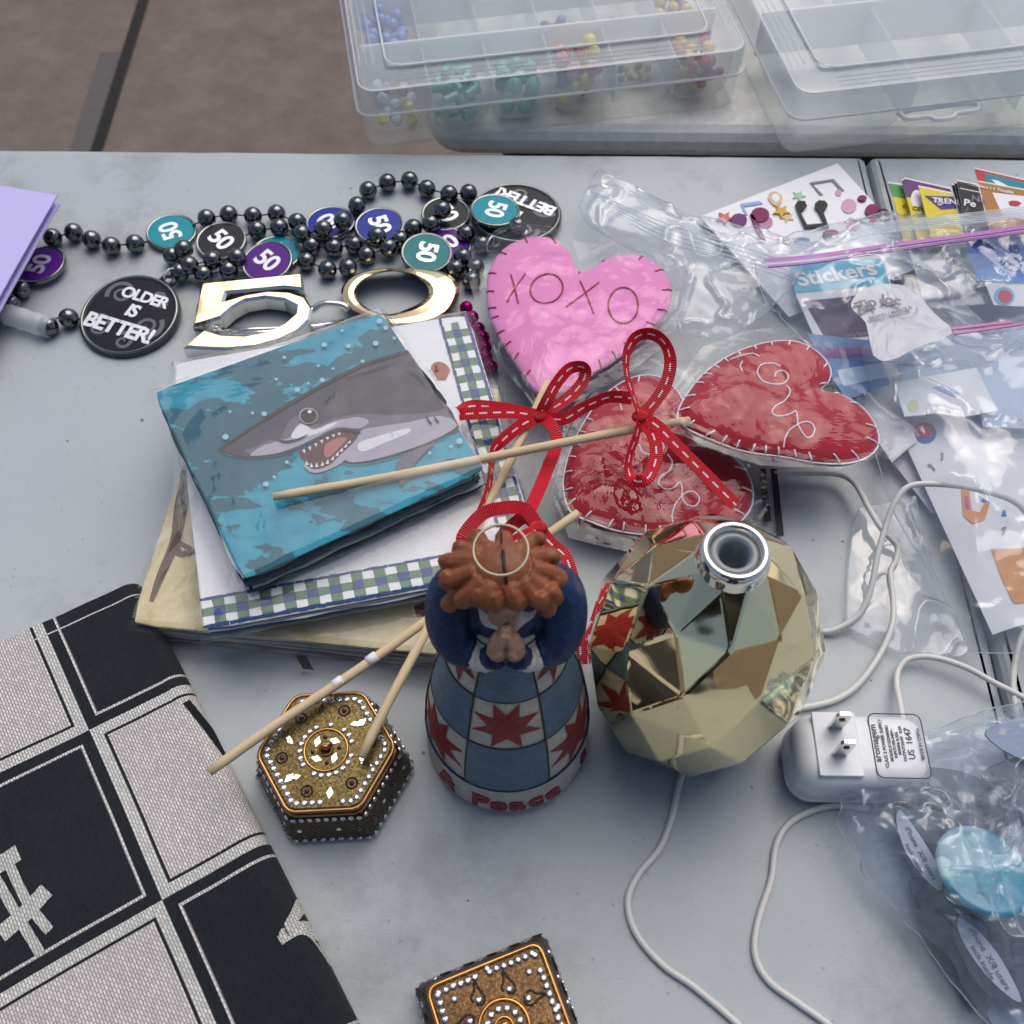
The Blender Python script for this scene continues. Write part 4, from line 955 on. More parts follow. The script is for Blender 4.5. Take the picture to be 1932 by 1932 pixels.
stick(h1.t, sA, sB+(sB-sA).normalized()*.01)
h1.wrap([(385, 800), (240, 620), (120, 300), (115, 150), (300, 40), (460, 60), (560, 130), (760, 110), (960, 180), (1030, 240), (1000, 400), (900, 560), (700, 700), (480, 800)], 1.2)
K1 = ZH(405, 812, .047)
h1.flare(K1, [ZH(215, 1075, .040), ZH(280, 1095, .042), ZH(350, 1075, .043), ZH(420, 1060, .042), ZH(485, 990, .040)], 1.)
knot(h1.t, K1)
ribbon(h1.t, [K1, ZH(300, 798, .052), ZH(180, 800, .054), ZH(78, 805, .052)], UPN)
ribbon(h1.t, [ZH(80, 795, .051), ZH(130, 772, .048), ZH(250, 780, .048), K1], UPN)
ribbon(h1.t, [K1, ZH(440, 740, .056), ZH(480, 670, .060), ZH(530, 618, .062), ZH(585, 615, .060), ZH(585, 665, .055), ZH(520, 740, .050), K1], [(.3, -.5, 1), (.5, -.5, 1), (.6, -.6, .8), (0, -1, .6), (-.4, -1, .5), (-.5, -.8, .8), (-.5, -.6, 1), (-.3, -.4, 1)])
ribbon(h1.t, [K1, ZH(330, 850, .048), ZH(255, 910, .047), ZH(215, 960, .046), ZN(1680, 900, .044), ZN(1620, 1060, .043), ZN(1535, 1215, .043)], [(0, -.5, 1), (.4, -.5, 1), (.7, -.3, .8), (.9, -.3, .4), (1, -.3, .35), (1, -.3, .4), (.9, -.3, .5)])
ribbon(h1.t, [K1, ZH(455, 850, .047), ZH(475, 920, .043), ZH(440, 1020, .044), ZH(395, 1130, .046), ZH(345, 1235, .049)], [(0, -.5, 1), (.3, -.5, 1), (.2, -.5, 1), (.1, -.5, 1), (.1, -.5, 1), (.1, -.5, 1)], plain=True)
ribbon(h1.t, [K1, ZH(500, 825, .046), ZH(590, 775, .048), ZH(690, 735, .050), ZH(780, 740, .050)], [(0, -.5, 1), (0, -.8, .8), (0, -.9, .6), (0, -.9, .6), (0, -.8, .8)])
# ---- right red heart (its stick lies across the shark napkins)
h3 = Heart('heart_pop', 'red felt heart at the right, its stick lying across the shark napkins', M['redfelt'],
           [(965, 810), (1010, 720), (1090, 630), (1200, 560), (1330, 518), (1450, 515), (1540, 560), (1590, 630), (1575, 690), (1545, 715), (1640, 735), (1735, 800), (1783, 890), (1770, 960), (1690, 1005), (1560, 1012), (1400, 985), (1230, 960), (1080, 905), (990, 860)],
           (1330, 790), (.040, -.06, -.02), .0064)
h3.edge_stitches(28, M['thread_white'], .12, True)
h3.thread([(1232, 590), (1222, 610), (1230, 632)], M['thread_white'], .0005, .0016); h3.thread([(1180, 585), (1220, 570), (1270, 560), (1300, 572)], M['thread_white'], .0005, .0016)
h3.thread([(1362, 655), (1370, 635), (1400, 632), (1418, 655), (1400, 680), (1360, 685), (1315, 672), (1292, 635), (1310, 605), (1355, 600), (1385, 612)], M['thread_white'], .0005, .0016)
h3.thread([(1412, 690), (1425, 715), (1405, 750), (1365, 775), (1352, 800), (1375, 815), (1420, 808), (1448, 795), (1455, 825), (1460, 855), (1490, 900), (1515, 895), (1525, 865), (1505, 840), (1470, 842), (1425, 870), (1405, 905), (1398, 945)], M['thread_white'], .0005, .0016)
sC, sD = ZN(655, 950, .0622), ZH(800, 868, .050)
stick(h3.t, sC, sD+(sD-sC).normalized()*.03)
h3.wrap([(860, 830), (960, 700), (1060, 560), (1250, 490), (1420, 470), (1620, 540), (1680, 680), (1800, 800), (1960, 900), (1830, 1010), (1600, 1050), (1300, 1040), (1060, 960), (900, 880)], 5.5)
K2 = ZH(815, 815, .058)
h3.flare(K2, [ZH(560, 850, .050), ZH(590, 900, .050), ZH(640, 925, .050), ZH(690, 960, .048)], 2.)
h3.flare(K2, [ZH(905, 740, .055), ZH(960, 790, .052), ZH(980, 850, .050), ZH(930, 900, .050)], 4.)
knot(h3.t, K2)
ribbon(h3.t, [K2, ZH(790, 740, .064), ZH(762, 650, .072), ZH(760, 555, .078), ZH(800, 490, .081), ZH(860, 478, .082), ZH(915, 515, .081), ZH(938, 590, .077), ZH(920, 680, .070), ZH(870, 760, .063), K2], [(1, -.3, .3), (1, -.3, .3), (1, -.4, .4), (.8, -.6, .5), (.1, -1, .4), (-.2, -1, .4), (-.7, -.7, .5), (-.5, -.8, .7), (-.3, -.6, .9), (-.2, -.5, 1), (0, -.5, 1)])
ribbon(h3.t, [K2, ZH(880, 850, .058), ZH(960, 930, .055), ZH(1060, 1030, .050), ZH(1140, 1110, .046), ZH(1205, 1175, .043)], UPN, .0068)
ribbon(h3.t, [K2, ZH(800, 890, .056), ZH(772, 970, .052), ZH(768, 1040, .049), ZH(800, 1078, .048), ZH(850, 1060, .050), ZH(880, 980, .053), ZH(868, 890, .056), K2], [(.9, -.3, .4), (.9, -.3, .5), (.9, -.3, .5), (.7, -.4, .6), (0, -.8, .6), (-.3, -.5, 1), (-.2, -.5, 1), (-.1, -.5, 1), (0, -.5, 1)])
# ================================================================ praying figurine
ZQ = ZM(1680, 1480, 2.246)
FB = P(957, 1536, 0); FX = FB.x; RB = .039; FY = FB.y+RB
fig = thing('praying_figurine', 'painted praying figurine in a red, white and blue quilted gown with PEACE on the hem', 'figurine', (FX, FY, 0))
def glaze(nm, col, var=.22, vs=120):
    t = NT(nm); co = t.co(); v = t.n('TexVoronoi', {'feature': 'DISTANCE_TO_EDGE'}, Vector=co, Scale=110)
    n1 = t.noise(vs, 4, co)
    c = t.mix(n1, tuple(x*(1-var) for x in col), tuple(min(1, x*(1+var)) for x in col))
    c = t.mix(t.ramp(v, [(0., .22), (.06, 0.)]), c, tuple(min(1, x*1.8+.04) for x in col))
    return t.fin(t.bsdf(c, .42, 0, t.bump(t.ma('ADD', t.n('TexVoronoi', Vector=co, Scale=110), t.ma('MULTIPLY', t.noise(260, 3, co), .6)), .22, .002), .35))
M['f_cream'] = glaze('cream_glaze', (.52, .49, .40)); M['f_blue'] = glaze('slate_blue_glaze', (.085, .155, .215)); M['f_red'] = glaze('brick_red_glaze', (.25, .018, .022)); M['f_navy'] = glaze('navy_glaze', (.010, .028, .085))
M['f_line'] = pm('black_line', (.012, .012, .014), .5); M['f_hair'] = glaze('auburn_glaze', (.23, .072, .026), .5, 200); M['f_skin'] = glaze('skin_glaze', (.40, .24, .15), .15); M['f_white'] = glaze('ivory_glaze', (.66, .64, .58), .12)
M['wire'] = pm('dull_brass_wire', (.42, .36, .26), .4, .8)
prof = [(.0365, 0), (.0385, .001), (.0390, .004), (.0384, .015), (.0371, .029), (.0371, .031), (.0360, .045), (.0340, .060), (.0318, .072), (.0290, .087), (.0252, .103), (.0208, .116), (.0160, .128), (.010, .135)]
def pr(z):
    for (r0, z0), (r1, z1) in zip(prof, prof[1:]):
        if z <= z1: return r0+(r1-r0)*(z-z0)/(z1-z0)
    return prof[-1][0]
def SK(th, z, off=0.):               # theta 0 = towards the viewer, positive to the right
    r = pr(z)+off; return Vector((r*math.sin(th), -r*math.cos(th), z))
fine = [(pr(k*.135/40), k*.135/40) for k in range(41)]
gown = part('gown', lathe(fine, 48), M['f_cream'], fig, smooth=True, world=False)
PW = math.pi/3; zr = [.0305, .071, .104, .130]
def patch(th0, th1, z0, z1, mt, nm, off=.0004):
    part(nm, grid(lambda u, v: SK(th0+(th1-th0)*u, z0+(z1-z0)*v, off), 10, 8), mt, gown, smooth=True, world=False)
for i in range(-2, 4):
    a0, a1 = (i-.5)*PW, (i+.5)*PW
    for j in range(3):
        if (i+j) % 2 == 0: patch(a0, a1, zr[j], zr[j+1], M['f_blue'], 'blue_block')
        else:
            cm, cz = (a0+a1)/2, (zr[j]+zr[j+1])/2; hw, hz = (a1-a0)/2*.98, (zr[j+1]-zr[j])/2*.98
            ring = []
            for k in range(16):
                t_ = 2*math.pi*k/16+math.pi/8; rr = 1. if k % 2 == 0 else .50
                ca, sa = math.cos(t_), math.sin(t_); sq = 1/max(abs(ca), abs(sa)) if k % 2 == 0 else 1.05
                ring.append((cm+hw*rr*ca*sq*.96, cz+hz*rr*sa*sq*.96))
            rg = [[SK(cm+(x-cm)*s, cz+(z-cz)*s, .0005) for x, z in ring] for s in (.1, .35, .6, .8, 1.)]
            v, f = loft(rg, cap=False); f.append(tuple(range(16)))
            part('red_star', (v, f), M['f_red'], gown, world=False)
    for j in range(4): part('painted_line', tube([SK(a0+(a1-a0)*k/10, zr[j], .0004) for k in range(11)], .00032 if j else .0006, 5), M['f_line'] if j else M['f_navy'], gown, smooth=True, world=False)
    part('painted_line', tube([SK(a0, zr[0]+(zr[-1]-zr[0])*k/16, .0004) for k in range(17)], .00045, 5), M['f_line'], gown, smooth=True, world=False)
# raised letters round the hem
def hem_text(s, th_c, step, size, z):
    for k, ch in enumerate(s):
        me = text_mesh(ch, size, M['f_red'], .0004, .0006, name='letter')
        th = th_c+step*(k-(len(s)-1)/2); p = SK(th, z, .0003)
        rot = Matrix.Rotation(th, 4, 'Z') @ Matrix.Rotation(R(82), 4, 'X')
        inst('raised_letter', me, gown, Matrix.Translation(p) @ rot, world=False)
hem_text('Peace', .12, .225, .0165, .0135); hem_text('&', -.80, .2, .0150, .0150); hem_text('s', 1.15, .2, .0150, .0150)
# jacket: shoulders and both sleeves in one piece, hands in front
def arm(s): return catmull([(s*.009, .006, .143), (s*.0180, .006, .140), (s*.0204, -.001, .130), (s*.0178, -.0085, .1225), (s*.0110, -.0115, .1220)], 6)
lst = [lathe([(.004, .112), (.0145, .114), (.0165, .124), (.0160, .136), (.012, .146), (.006, .150)], 24, c=(0, .004, 0))]
for s in (-1, 1):
    c = arm(s); n_ = len(c); lst.append(tube(c, [.0078+.0030*math.sin(math.pi*min(1, i/(n_-1)*1.2)) if i < n_-2 else .0082 for i in range(n_)], 14))
jv, jf = blob(lst, .0010, 4)
jacket = part('jacket', (jv, jf), M['f_navy'], fig, smooth=True, world=False)
for s in (-1, 1):
    part('cuff', tube(catmull([(s*.0128, -.0125, .1225), (s*.0090, -.0140, .1225), (s*.0052, -.0150, .1250)], 4), [.0056, .0062, .0058, .0061, .0055, .0059, .0053, .0055, .0050], 11), M['f_white'], fig, smooth=True, world=False)
    part('wristband', tube([(s*.0060, -.0150, .1250), (s*.0036, -.0158, .1280)], .0052, 12), M['f_navy'], fig, smooth=True, world=False)
# two palms pressed together, fingers up
hl = []; hy, hz0 = .0155, .0195
for s in (-1, 1):
    hl.append(tube([(s*.0032, -.0310+hy, .1095+hz0), (s*.0034, -.0322+hy, .1150+hz0), (s*.0029, -.0318+hy, .1200+hz0), (s*.0022, -.0305+hy, .1245+hz0)], [.0034, .0040, .0038, .0025], 10))
    for k, (dy, hh) in enumerate(((-.0032, .1285), (-.0010, .1300), (.0012, .1292), (.0030, .1270))):
        hl.append(tube([(s*.0023, -.0318+dy+hy, .1185+hz0), (s*.0017, -.0310+dy+hy, .1240+hz0), (s*.0009, -.0300+dy*.8+hy, hh+hz0)], [.0016, .0015, .0009], 7))
    hl.append(tube([(s*.0038, -.0345+hy, .1140+hz0), (s*.0029, -.0362+hy, .1180+hz0), (s*.0014, -.0362+hy, .1215+hz0)], [.0016, .0015, .001], 7))
hv, hf = blob(hl, .0006, 2)
part('praying_hands', (hv, hf), M['f_skin'], fig, smooth=True, world=False)
part('collar', grid(lambda u, v: Vector(((.004+.0080*v)*math.sin((u-.5)*3.6)*(1+.06*math.sin(u*26)), .003-(.004+.0125*v)*math.cos((u-.5)*3.6), .1515-.0090*v-.001*math.sin(u*26))), 40, 6), M['f_white'], fig, smooth=True, world=False)
# head bowed forward, curls
HX, HY, HZ = -.001, .003, .1535
hv, hf = blob([sphere((HX, HY-.003, HZ-.001), .0108, (1, 1.05, 1.05), 20, 14), sphere((HX, HY-.0132, HZ-.0055), .0024, (.8, 1.2, 1), 10, 8), sphere((HX, HY-.010, HZ-.0105), .006, (1, .9, .8), 12, 8), tube([(0, 0, .140), (HX, HY, HZ-.006)], .0065, 12)], .0009, 3)
head = part('head', (hv, hf), M['f_skin'], fig, smooth=True, world=False)
for s in (-1, 1):
    part('eye', sphere((HX+s*.0048, HY-.0122, HZ-.0015), .0013, (1.3, .5, .5), 10, 6), M['f_line'], head, smooth=True, world=False)
part('mouth', tube([(HX-.003, HY-.0128, HZ-.0092), (HX, HY-.0140, HZ-.0095), (HX+.003, HY-.0128, HZ-.0098)], .0005, 6), M['f_red'], head, smooth=True, world=False)
hr = [sphere((HX, HY+.001, HZ+.0025), .0122, (1.15, 1.0, .85), 22, 14)]
rh = random.Random(4)
for k in range(26):                      # carved locks that flick outwards
    a = 2*math.pi*k/26+rh.uniform(-.12, .12)
    front = math.pi*1.32 < a % (2*math.pi) < math.pi*1.68
    ex, ey = 1.36*math.cos(a), .98*math.sin(a); low = k % 2
    r1, r2, r3 = .0075, .0128-(.001 if front else 0), (.0158+rh.uniform(-.0012, .0016) if not front else .0122)
    z1, z2, z3 = HZ+.0085-.004*low, HZ+.0050-.0065*low, HZ+(.0030 if not low else -.0075)+rh.uniform(-.0015, .0025)
    if front: z2, z3 = HZ+.0065, HZ+.0030
    tw = rh.uniform(-.0022, .0022)
    hr.append(tube(catmull([(HX+ex*r1, HY+ey*r1, z1), (HX+ex*r2, HY+ey*r2, z2), (HX+ex*r3-math.sin(a)*tw, HY+ey*r3+math.cos(a)*tw, z3), (HX+ex*r3*.93-math.sin(a)*tw*2, HY+ey*r3*.93+math.cos(a)*tw*2, z3+.0032)], 4), [.0030, .0031, .0032, .0034, .0034, .0035, .0036, .0036, .0034, .0030, .0026, .0021, .0015], 8))
hv, hf = blob(hr, .0006, 1)
hair = part('hair', (hv, hf), M['f_hair'], fig, smooth=True, world=False)
part('hair_parting', tube([(HX, HY+.004, HZ+.0138), (HX+.0006, HY-.003, HZ+.0136), (HX+.0014, HY-.008, HZ+.0108)], .0006, 6), M['f_line'], hair, smooth=True, world=False)
halo = part('halo', tube([Vector((HX-.0006+.0094*math.cos(2*math.pi*k/48), HY-.001+.0094*math.sin(2*math.pi*k/48), HZ+.0225+.0010*math.sin(2*math.pi*k/48))) for k in range(48)], .00055, 8, True), M['wire'], fig, smooth=True, world=False)
part('halo_pin', tube([(HX-.0006, HY+.0080, HZ+.012), (HX-.0006, HY+.0084, HZ+.0232)], .0006, 6), M['wire'], halo, smooth=True, world=False)

# ================================================================ faceted gold diffuser
DX, DY = .0835, P(1350, 1458, 0).y+.037
def mat_gold():
    t = NT('gold_chrome'); co = t.co()
    nm = t.bump(t.noise(24, 2, co, .4), .12, .006)
    return t.fin(t.bsdf((.95, .80, .47), .035, 1., nm))
M['gold'] = mat_gold(); M['silverish'] = pm('bright_rim', (.9, .87, .78), .05, 1., var=.03, rv=.02); M['frost'] = mat_box('frosted_tube', (.85, .9, .93), (.42, .48, .52), .85)
dif = thing('oil_diffuser', 'faceted mirror-gold gem shaped oil diffuser standing beside the figurine', 'diffuser', (DX, DY, 0))
levels = [(.0365, .0025, 0), (.0465, .020, 1), (.0528, .047, 0), (.0525, .074, 1), (.0450, .098, 0), (.0320, .119, 1), (.0150, .1345, 0)]
n = 9; V, F = [], []; rj = random.Random(3)
for (r, z, o) in levels: V += [Vector((r*math.cos(2*math.pi*(k+.5*o+.18)/n), r*math.sin(2*math.pi*(k+.5*o+.18)/n), z+(rj.uniform(-.003, .003) if .01 < z < .12 else 0))) for k in range(n)]
for i in range(len(levels)-1):
    o = levels[i][2]
    for k in range(n):
        a, b = i*n+k, i*n+(k+1) % n
        if o == 0: c_, d_ = (i+1)*n+k, (i+1)*n+(k-1) % n; F += [(a, b, c_), (a, c_, d_)]
        else: c_, d_ = (i+1)*n+(k+1) % n, (i+1)*n+k; F += [(a, b, c_), (a, c_, d_)]
F.append(tuple(range(n))[::-1])
V = [Vector((p.x*.97, p.y*.97, p.z*1.05)) for p in V]
me = fixn(mesh('gem_body', V, F, M['gold']))
bm = bmesh.new(); bm.from_mesh(me); bmesh.ops.bevel(bm, geom=list(bm.edges), offset=.0010, segments=3, affect='EDGES', profile=.5); bm.to_mesh(me); bm.free()
gem = inst('gem_body', me, dif, Matrix(), world=False)
part('neck_rim', lathe([(.0146, .138), (.0138, .145), (.0132, .1475), (.0121, .1490), (.0106, .1490), (.0097, .1475), (.0095, .144)], 36, cap=False), M['silverish'], dif, smooth=True, world=False)
part('spout_tube', lathe([(.0095, .143), (.0093, .1465), (.0070, .1468), (.0058, .145), (.0052, .138), (.0046, .131), (.001, .1305)], 32, cap=False), M['frost'], dif, smooth=True, world=False)

# ================================================================ power adapter
ZA = ZM(2200, 1400, 1.189)
M['white_abs'] = pm('white_abs_plastic', (.74, .76, .78), .28, var=.02, spec=.5)
M['chrome'] = pm('plated_prong', (.72, .71, .68), .18, 1.)
M['grey_ink'] = pm('grey_print', (.10, .10, .115), .6); M['label_grey'] = pm('label_frame', (.50, .54, .58), .45, var=.03)
za = .031
c00, c10, c01 = ZA(232, 838, za), ZA(650, 846, za), ZA(185, 1075, za)
ax = c10-c00; ay = c01-c00; yaw = math.atan2(ax.y, ax.x); cA = c00+ax/2+ay/2
AL, AW = ax.length+.008, abs(ay.dot(Vector((-math.sin(yaw), math.cos(yaw), 0))))+.004
adp = thing('power_adapter', 'white plug-in power adapter lying prongs up beside the gold diffuser', 'power adapter', (cA.x, cA.y, 0), yaw)
rg = []
for ins, z in ((.004, .0008), (.0015, .0022), (0, .005), (-.0004, .0088), (-.0001, .0092), (-.0001, .0096), (-.0004, .010), (.0006, .024), (.0025, .0285), (.0055, .0305), (.009, za)):
    rg.append([(p[0], p[1], z) for p in rrect(AL-2*ins, AW-2*ins, .011-ins*.4, 6)])
part('housing', loft(rg), M['white_abs'], adp, smooth=True, world=False)
part('prong_plate', rbox(.020, .030, za-.0005, za+.0012, .001, .0005, 3, -.0125, .001), M['white_abs'], adp, world=False)
for yy in (.0077, -.0050):
    p = part('prong', xf(merge([loft([[(x*s, y, z) for x, y in ((-.0032, -.0008), (.0032, -.0008), (.0032, .0008), (-.0032, .0008))] for s, z in ((1, 0), (1, .0145), (.75, .0172))])]), Matrix.Translation((-.0125, yy+.001, za+.001))), M['chrome'], adp, world=False)
    part('prong_hole', xf(lathe([(.0001, 0), (.0014, .0001), (.0014, .0003), (.0001, .0004)], 12), Matrix.Translation((-.0125, yy+.0001, za+.0125)) @ Matrix.Rotation(R(90), 4, 'X')), M['grey_ink'], p, world=False)
fr = [(p[0]+.0155, p[1]+.001) for p in rrect(.024, .030, .003, 3)]
part('label_outline', tube([(x, y, za+.0001) for x, y in fr], .0003, 4, True), M['grey_ink'], adp, world=False)
for k, (s, sz, dx) in enumerate((('aromagem', .0042, -.0095), ('CLASS 2 POWER SUPPLY', .0021, -.0058), ('MODEL:K12S240050U', .0018, -.0032), ('INPUT:100-240V~', .0018, -.0012), ('50/60Hz 0.35A', .0018, .0008), ('OUTPUT:24.0V   0.5A', .0018, .0028), ('US  1647', .0040, .0060), ('MADE IN CHINA', .0020, .0108))):
    me = text_mesh(s, sz, M['grey_ink'], .00005, .00005)
    inst('label_line', me, adp, Matrix.Translation((.0145+dx, .002, za+.0003)) @ Matrix.Rotation(R(90), 4, 'Z'), world=False)

# ================================================================ white cords
M['cordw'] = pm('white_cord', (.68, .68, .64), .38, var=.05); M['cordprint'] = pm('cord_print', (.08, .08, .085), .6)
def cord(par, pts, r=.0016):
    return part('cord', tube(catmull(pts, 10), r, 8), M['cordw'], par, smooth=True)
ZV = ZM(2500, 1000, 1.931)
cz = .0018
cord(dif, [P(1300, 1440, cz), P(1283, 1472, cz), P(1268, 1540, cz), P(1245, 1600, cz), P(1205, 1650, cz), P(1185, 1700, cz), P(1200, 1760, cz), P(1250, 1820, cz), P(1310, 1862, cz), P(1395, 1935, cz), P(1450, 2000, cz)])
cord(adp, [P(1640, 1525, .004), P(1570, 1520, cz), P(1500, 1545, cz), P(1466, 1590, cz), P(1455, 1660, cz), P(1430, 1740, cz), P(1425, 1800, cz), P(1450, 1850, cz), P(1510, 1895, cz), P(1565, 1935, cz), P(1640, 2010, cz)])
cord(adp, [P(1400, 1290, .003), P(1470, 1225, .002), P(1535, 1195, .002), P(1575, 1188, .004), P(1620, 1160, .008), P(1643, 1110, .014), P(1655, 1050, .020), P(1672, 990, .026), P(1690, 945, .032), P(1720, 916, .036), P(1790, 915, .038), P(1870, 930, .036), P(1925, 955, .032), P(1960, 1010, .026)])
cord(adp, [P(1460, 893, .004), P(1520, 893, .005), P(1580, 895, .007), P(1612, 912, .010), P(1640, 960, .014), P(1665, 1000, .016), P(1692, 1030, .012), P(1690, 1058, .010), P(1680, 1080, .009), P(1685, 1130, .008), P(1683, 1180, .007), P(1660, 1235, .005), P(1620, 1290, .004), P(1580, 1318, .003), P(1530, 1332, .0025), P(1460, 1340, .0025), P(1390, 1320, .003)])
cord(adp, [P(1706, 1380, .016), P(1698, 1325, .010), P(1692, 1295, .006), P(1695, 1265, .005), P(1715, 1243, .006), P(1760, 1240, .008), P(1820, 1258, .009), P(1880, 1290, .009), P(1960, 1330, .008)])
cord(adp, [P(1960, 1160, .012), P(1930, 1200, .012), P(1915, 1250, .010), P(1912, 1300, .008), P(1920, 1360, .006)])

# ================================================================ jewelled trinket boxes
def mat_glitter(nm, a, b, c3):
    t = NT(nm); co = t.co(); n1 = t.noise(900, 2, co, .8); n2 = t.noise(60, 4, co)
    v = t.n('TexVoronoi', o=1, Vector=co, Scale=1400)
    c = t.ramp(n1, [(.3, a), (.5, b), (.7, c3)]); c = t.mix(t.ma('MULTIPLY', n2, .5), c, a)
    return t.fin(t.bsdf(c, .38, .65, t.bump(t.n('SeparateColor', i0=v), .8, .0008), .5))
M['glit'] = mat_glitter('gold_glitter', (.035, .022, .006), (.17, .115, .030), (.40, .30, .10)); M['glit2'] = mat_glitter('bronze_glitter', (.05, .022, .009), (.17, .085, .028), (.40, .25, .09)); M['darkwax'] = mat_glitter('dark_lac', (.02, .012, .006), (.07, .045, .014), (.20, .15, .05))
M['brownlac'] = pm('brown_lac', (.055, .026, .015), .5, var=.3, vs=200, bump=.5, bs=220)
M['copper'] = pm('copper_wire', (.62, .30, .08), .22, 1., var=.2, vs=300); M['copper_old'] = pm('aged_copper', (.45, .24, .10), .32, 1., var=.3, vs=300)
def mat_crystal():
    t = NT('rhinestone'); co = t.co('Normal')
    v = t.n('TexVoronoi', o=1, Vector=t.co(), Scale=900)
    r = t.n('SeparateColor', i0=v)
    c = t.ramp(r, [(.2, (.20, .22, .24)), (.5, (.62, .64, .66)), (.8, (.95, .95, .95))])
    return t.fin(t.bsdf(c, .06, .85, None, .8, Coat_Weight=1., Coat_Roughness=.02))
M['crystal'] = mat_crystal(); M['mirror'] = pm('mirror_chip', (.86, .93, .94), .03, 1., var=.02, rv=.01); M['garnet'] = pm('garnet_stone', (.07, .006, .02), .12, 0, var=.3, Coat_Weight=.8); M['blackwire'] = pm('black_twisted_wire', (.025, .02, .018), .45, .3)
stone_me = fixn(mesh('rhinestone', *lathe([(.92, 0), (1., .25), (.82, .55), (.45, .72), (.02, .74)], 9), M['crystal']))
garnet_me = mesh('garnet', *[[Vector(p) for p in sphere((0, 0, .2), 1., (1, 1, .8), 12, 8)[0]], sphere((0, 0, .2), 1., nu=12, nv=8)[1]], M['garnet'], True)
def wire_coil(c, R0, par, Mx, turns=1, r=.0003, phase=0., nm='twisted_wire'):
    n = 60; pts = []
    for s in (0, math.pi):
        pts = [Vector((c[0]+(R0+.00028*math.cos(14*2*math.pi*k/n+s))*math.cos(2*math.pi*k/n), c[1]+(R0+.00028*math.cos(14*2*math.pi*k/n+s))*math.sin(2*math.pi*k/n), c[2]+.00028*math.sin(14*2*math.pi*k/n+s))) for k in range(n)]
        part(nm, xf(tube(pts, r, 5, True), Mx), M['blackwire'], par, smooth=True)
dia_me = fixn(mesh('mirror_chip', *rhomb(.0026, .0015, 0, .0005), M['mirror'])); small_dia = fixn(mesh('mirror_chip', *rhomb(.0014, .0013, 0, .0004), M['mirror']))
hc = P(615, 1415, .032); HXB, HYB = hc.x, hc.y; hz = .032; hrad = .0312; brad = .0372
hexb = thing('trinket_box', 'six-sided gold glitter trinket box with rhinestones, under the two stick ends', 'trinket box', (HXB, HYB, 0), R(3))
HM = MAT[hexb.name]
def hexpt(r, k, z): return Vector((r*math.cos(R(60*k)), r*math.sin(R(60*k)), z))
def hexring(r, z, rc=.10):
    out = []
    for k in range(6):
        a, b, c_ = hexpt(r, k-1, z), hexpt(r, k, z), hexpt(r, k+1, z)
        out += [b+(a-b)*rc, b+(a-b)*rc*.3+(c_-b)*rc*.3, b+(c_-b)*rc]
    return out
base = part('base', loft([hexring(r, z) for r, z in ((brad*.93, .0006), (brad, .003), (brad*.995, .0075), (hrad*1.07, .0235), (hrad*1.0, .0255))]), M['darkwax'], hexb, smooth=False, world=False)
lidh = part('lid', loft([hexring(r, z) for r, z in ((hrad*.99, .0275), (hrad*1.0, .0282), (hrad*.99, .0312), (hrad*.95, .0318), (hrad*.5, hz), (hrad*.1, hz))]), M['glit'], hexb, smooth=False, world=False)
part('copper_rim', tube(hexring(hrad*1.0, .0310), .0009, 8, True), M['copper_old'], lidh, smooth=True, world=False)
part('copper_rim', tube(hexring(hrad*1.01, .0262), .0008, 8, True), M['copper_old'], base, smooth=True, world=False)
def put(me, par, p, s=1., rz=0., tilt=None, nm=None):
    Mx = HM @ Matrix.Translation(p) @ (tilt or Matrix()) @ Matrix.Rotation(rz, 4, 'Z') @ Matrix.Scale(s, 4)
    return inst(nm or me.name.split('.')[0], me, par, Mx)
rg_ = random.Random(11)
def along_hex(r, z, n): 
    for k in range(6):
        for j in range(n):
            f = (j+.5)/n; yield k, hexpt(r, k, z).lerp(hexpt(r, k+1, z), f)
for k, p in along_hex(hrad*.875, hz-.0005, 8):
    if rg_.random() < .93: put(stone_me, lidh, p, .00155)
for k in range(22):
    a = 2*math.pi*k/22
    if rg_.random() < .9: put(stone_me, lidh, Vector((.0118*math.cos(a), .0118*math.sin(a), hz-.0003)), .00148)
part('copper_ring', torus((0, 0, hz+.0003), .0097, .00055, 48, 8), M['copper'], lidh, smooth=True, world=False)
for k in range(12):
    a = 2*math.pi*(k+.25)/12; p = Vector((.0198*math.cos(a), .0198*math.sin(a), hz-.0001))
    if k % 2: put(dia_me, lidh, p, 1.05, a+rg_.uniform(-.3, .3))
    else:
        put(garnet_me, lidh, p, .00125); wire_coil(tuple(p), .0024, lidh, HM)
for k in range(6):
    a = 2*math.pi*k/6+.25; p = Vector((.0215*math.cos(a+.26), .0215*math.sin(a+.26), hz-.0001))
    if k in (0, 2, 3, 5): put(dia_me, lidh, Vector((.0172*math.cos(a+.5), .0172*math.sin(a+.5), hz)), .8, a)
for k in range(4):
    a = math.pi/4+k*math.pi/2; put(dia_me, lidh, Vector((.0056*math.cos(a), .0056*math.sin(a), hz)), 1., a+math.pi/2+.5)
    b = k*math.pi/2+.1; put(garnet_me, lidh, Vector((.0060*math.cos(b), .0060*math.sin(b), hz)), .001)
part('knob_ring', torus((0, 0, hz+.0006), .0027, .0005, 24, 6), M['copper_old'], lidh, smooth=True, world=False)
part('knob_loop', xf(torus((0, 0, 0), .0021, .0008, 20, 8), Matrix.Translation((0, 0, hz+.0028)) @ Matrix.Rotation(R(90), 4, 'X') @ Matrix.Rotation(R(0), 4, 'Z')), M['copper_old'], lidh, smooth=True, world=False)
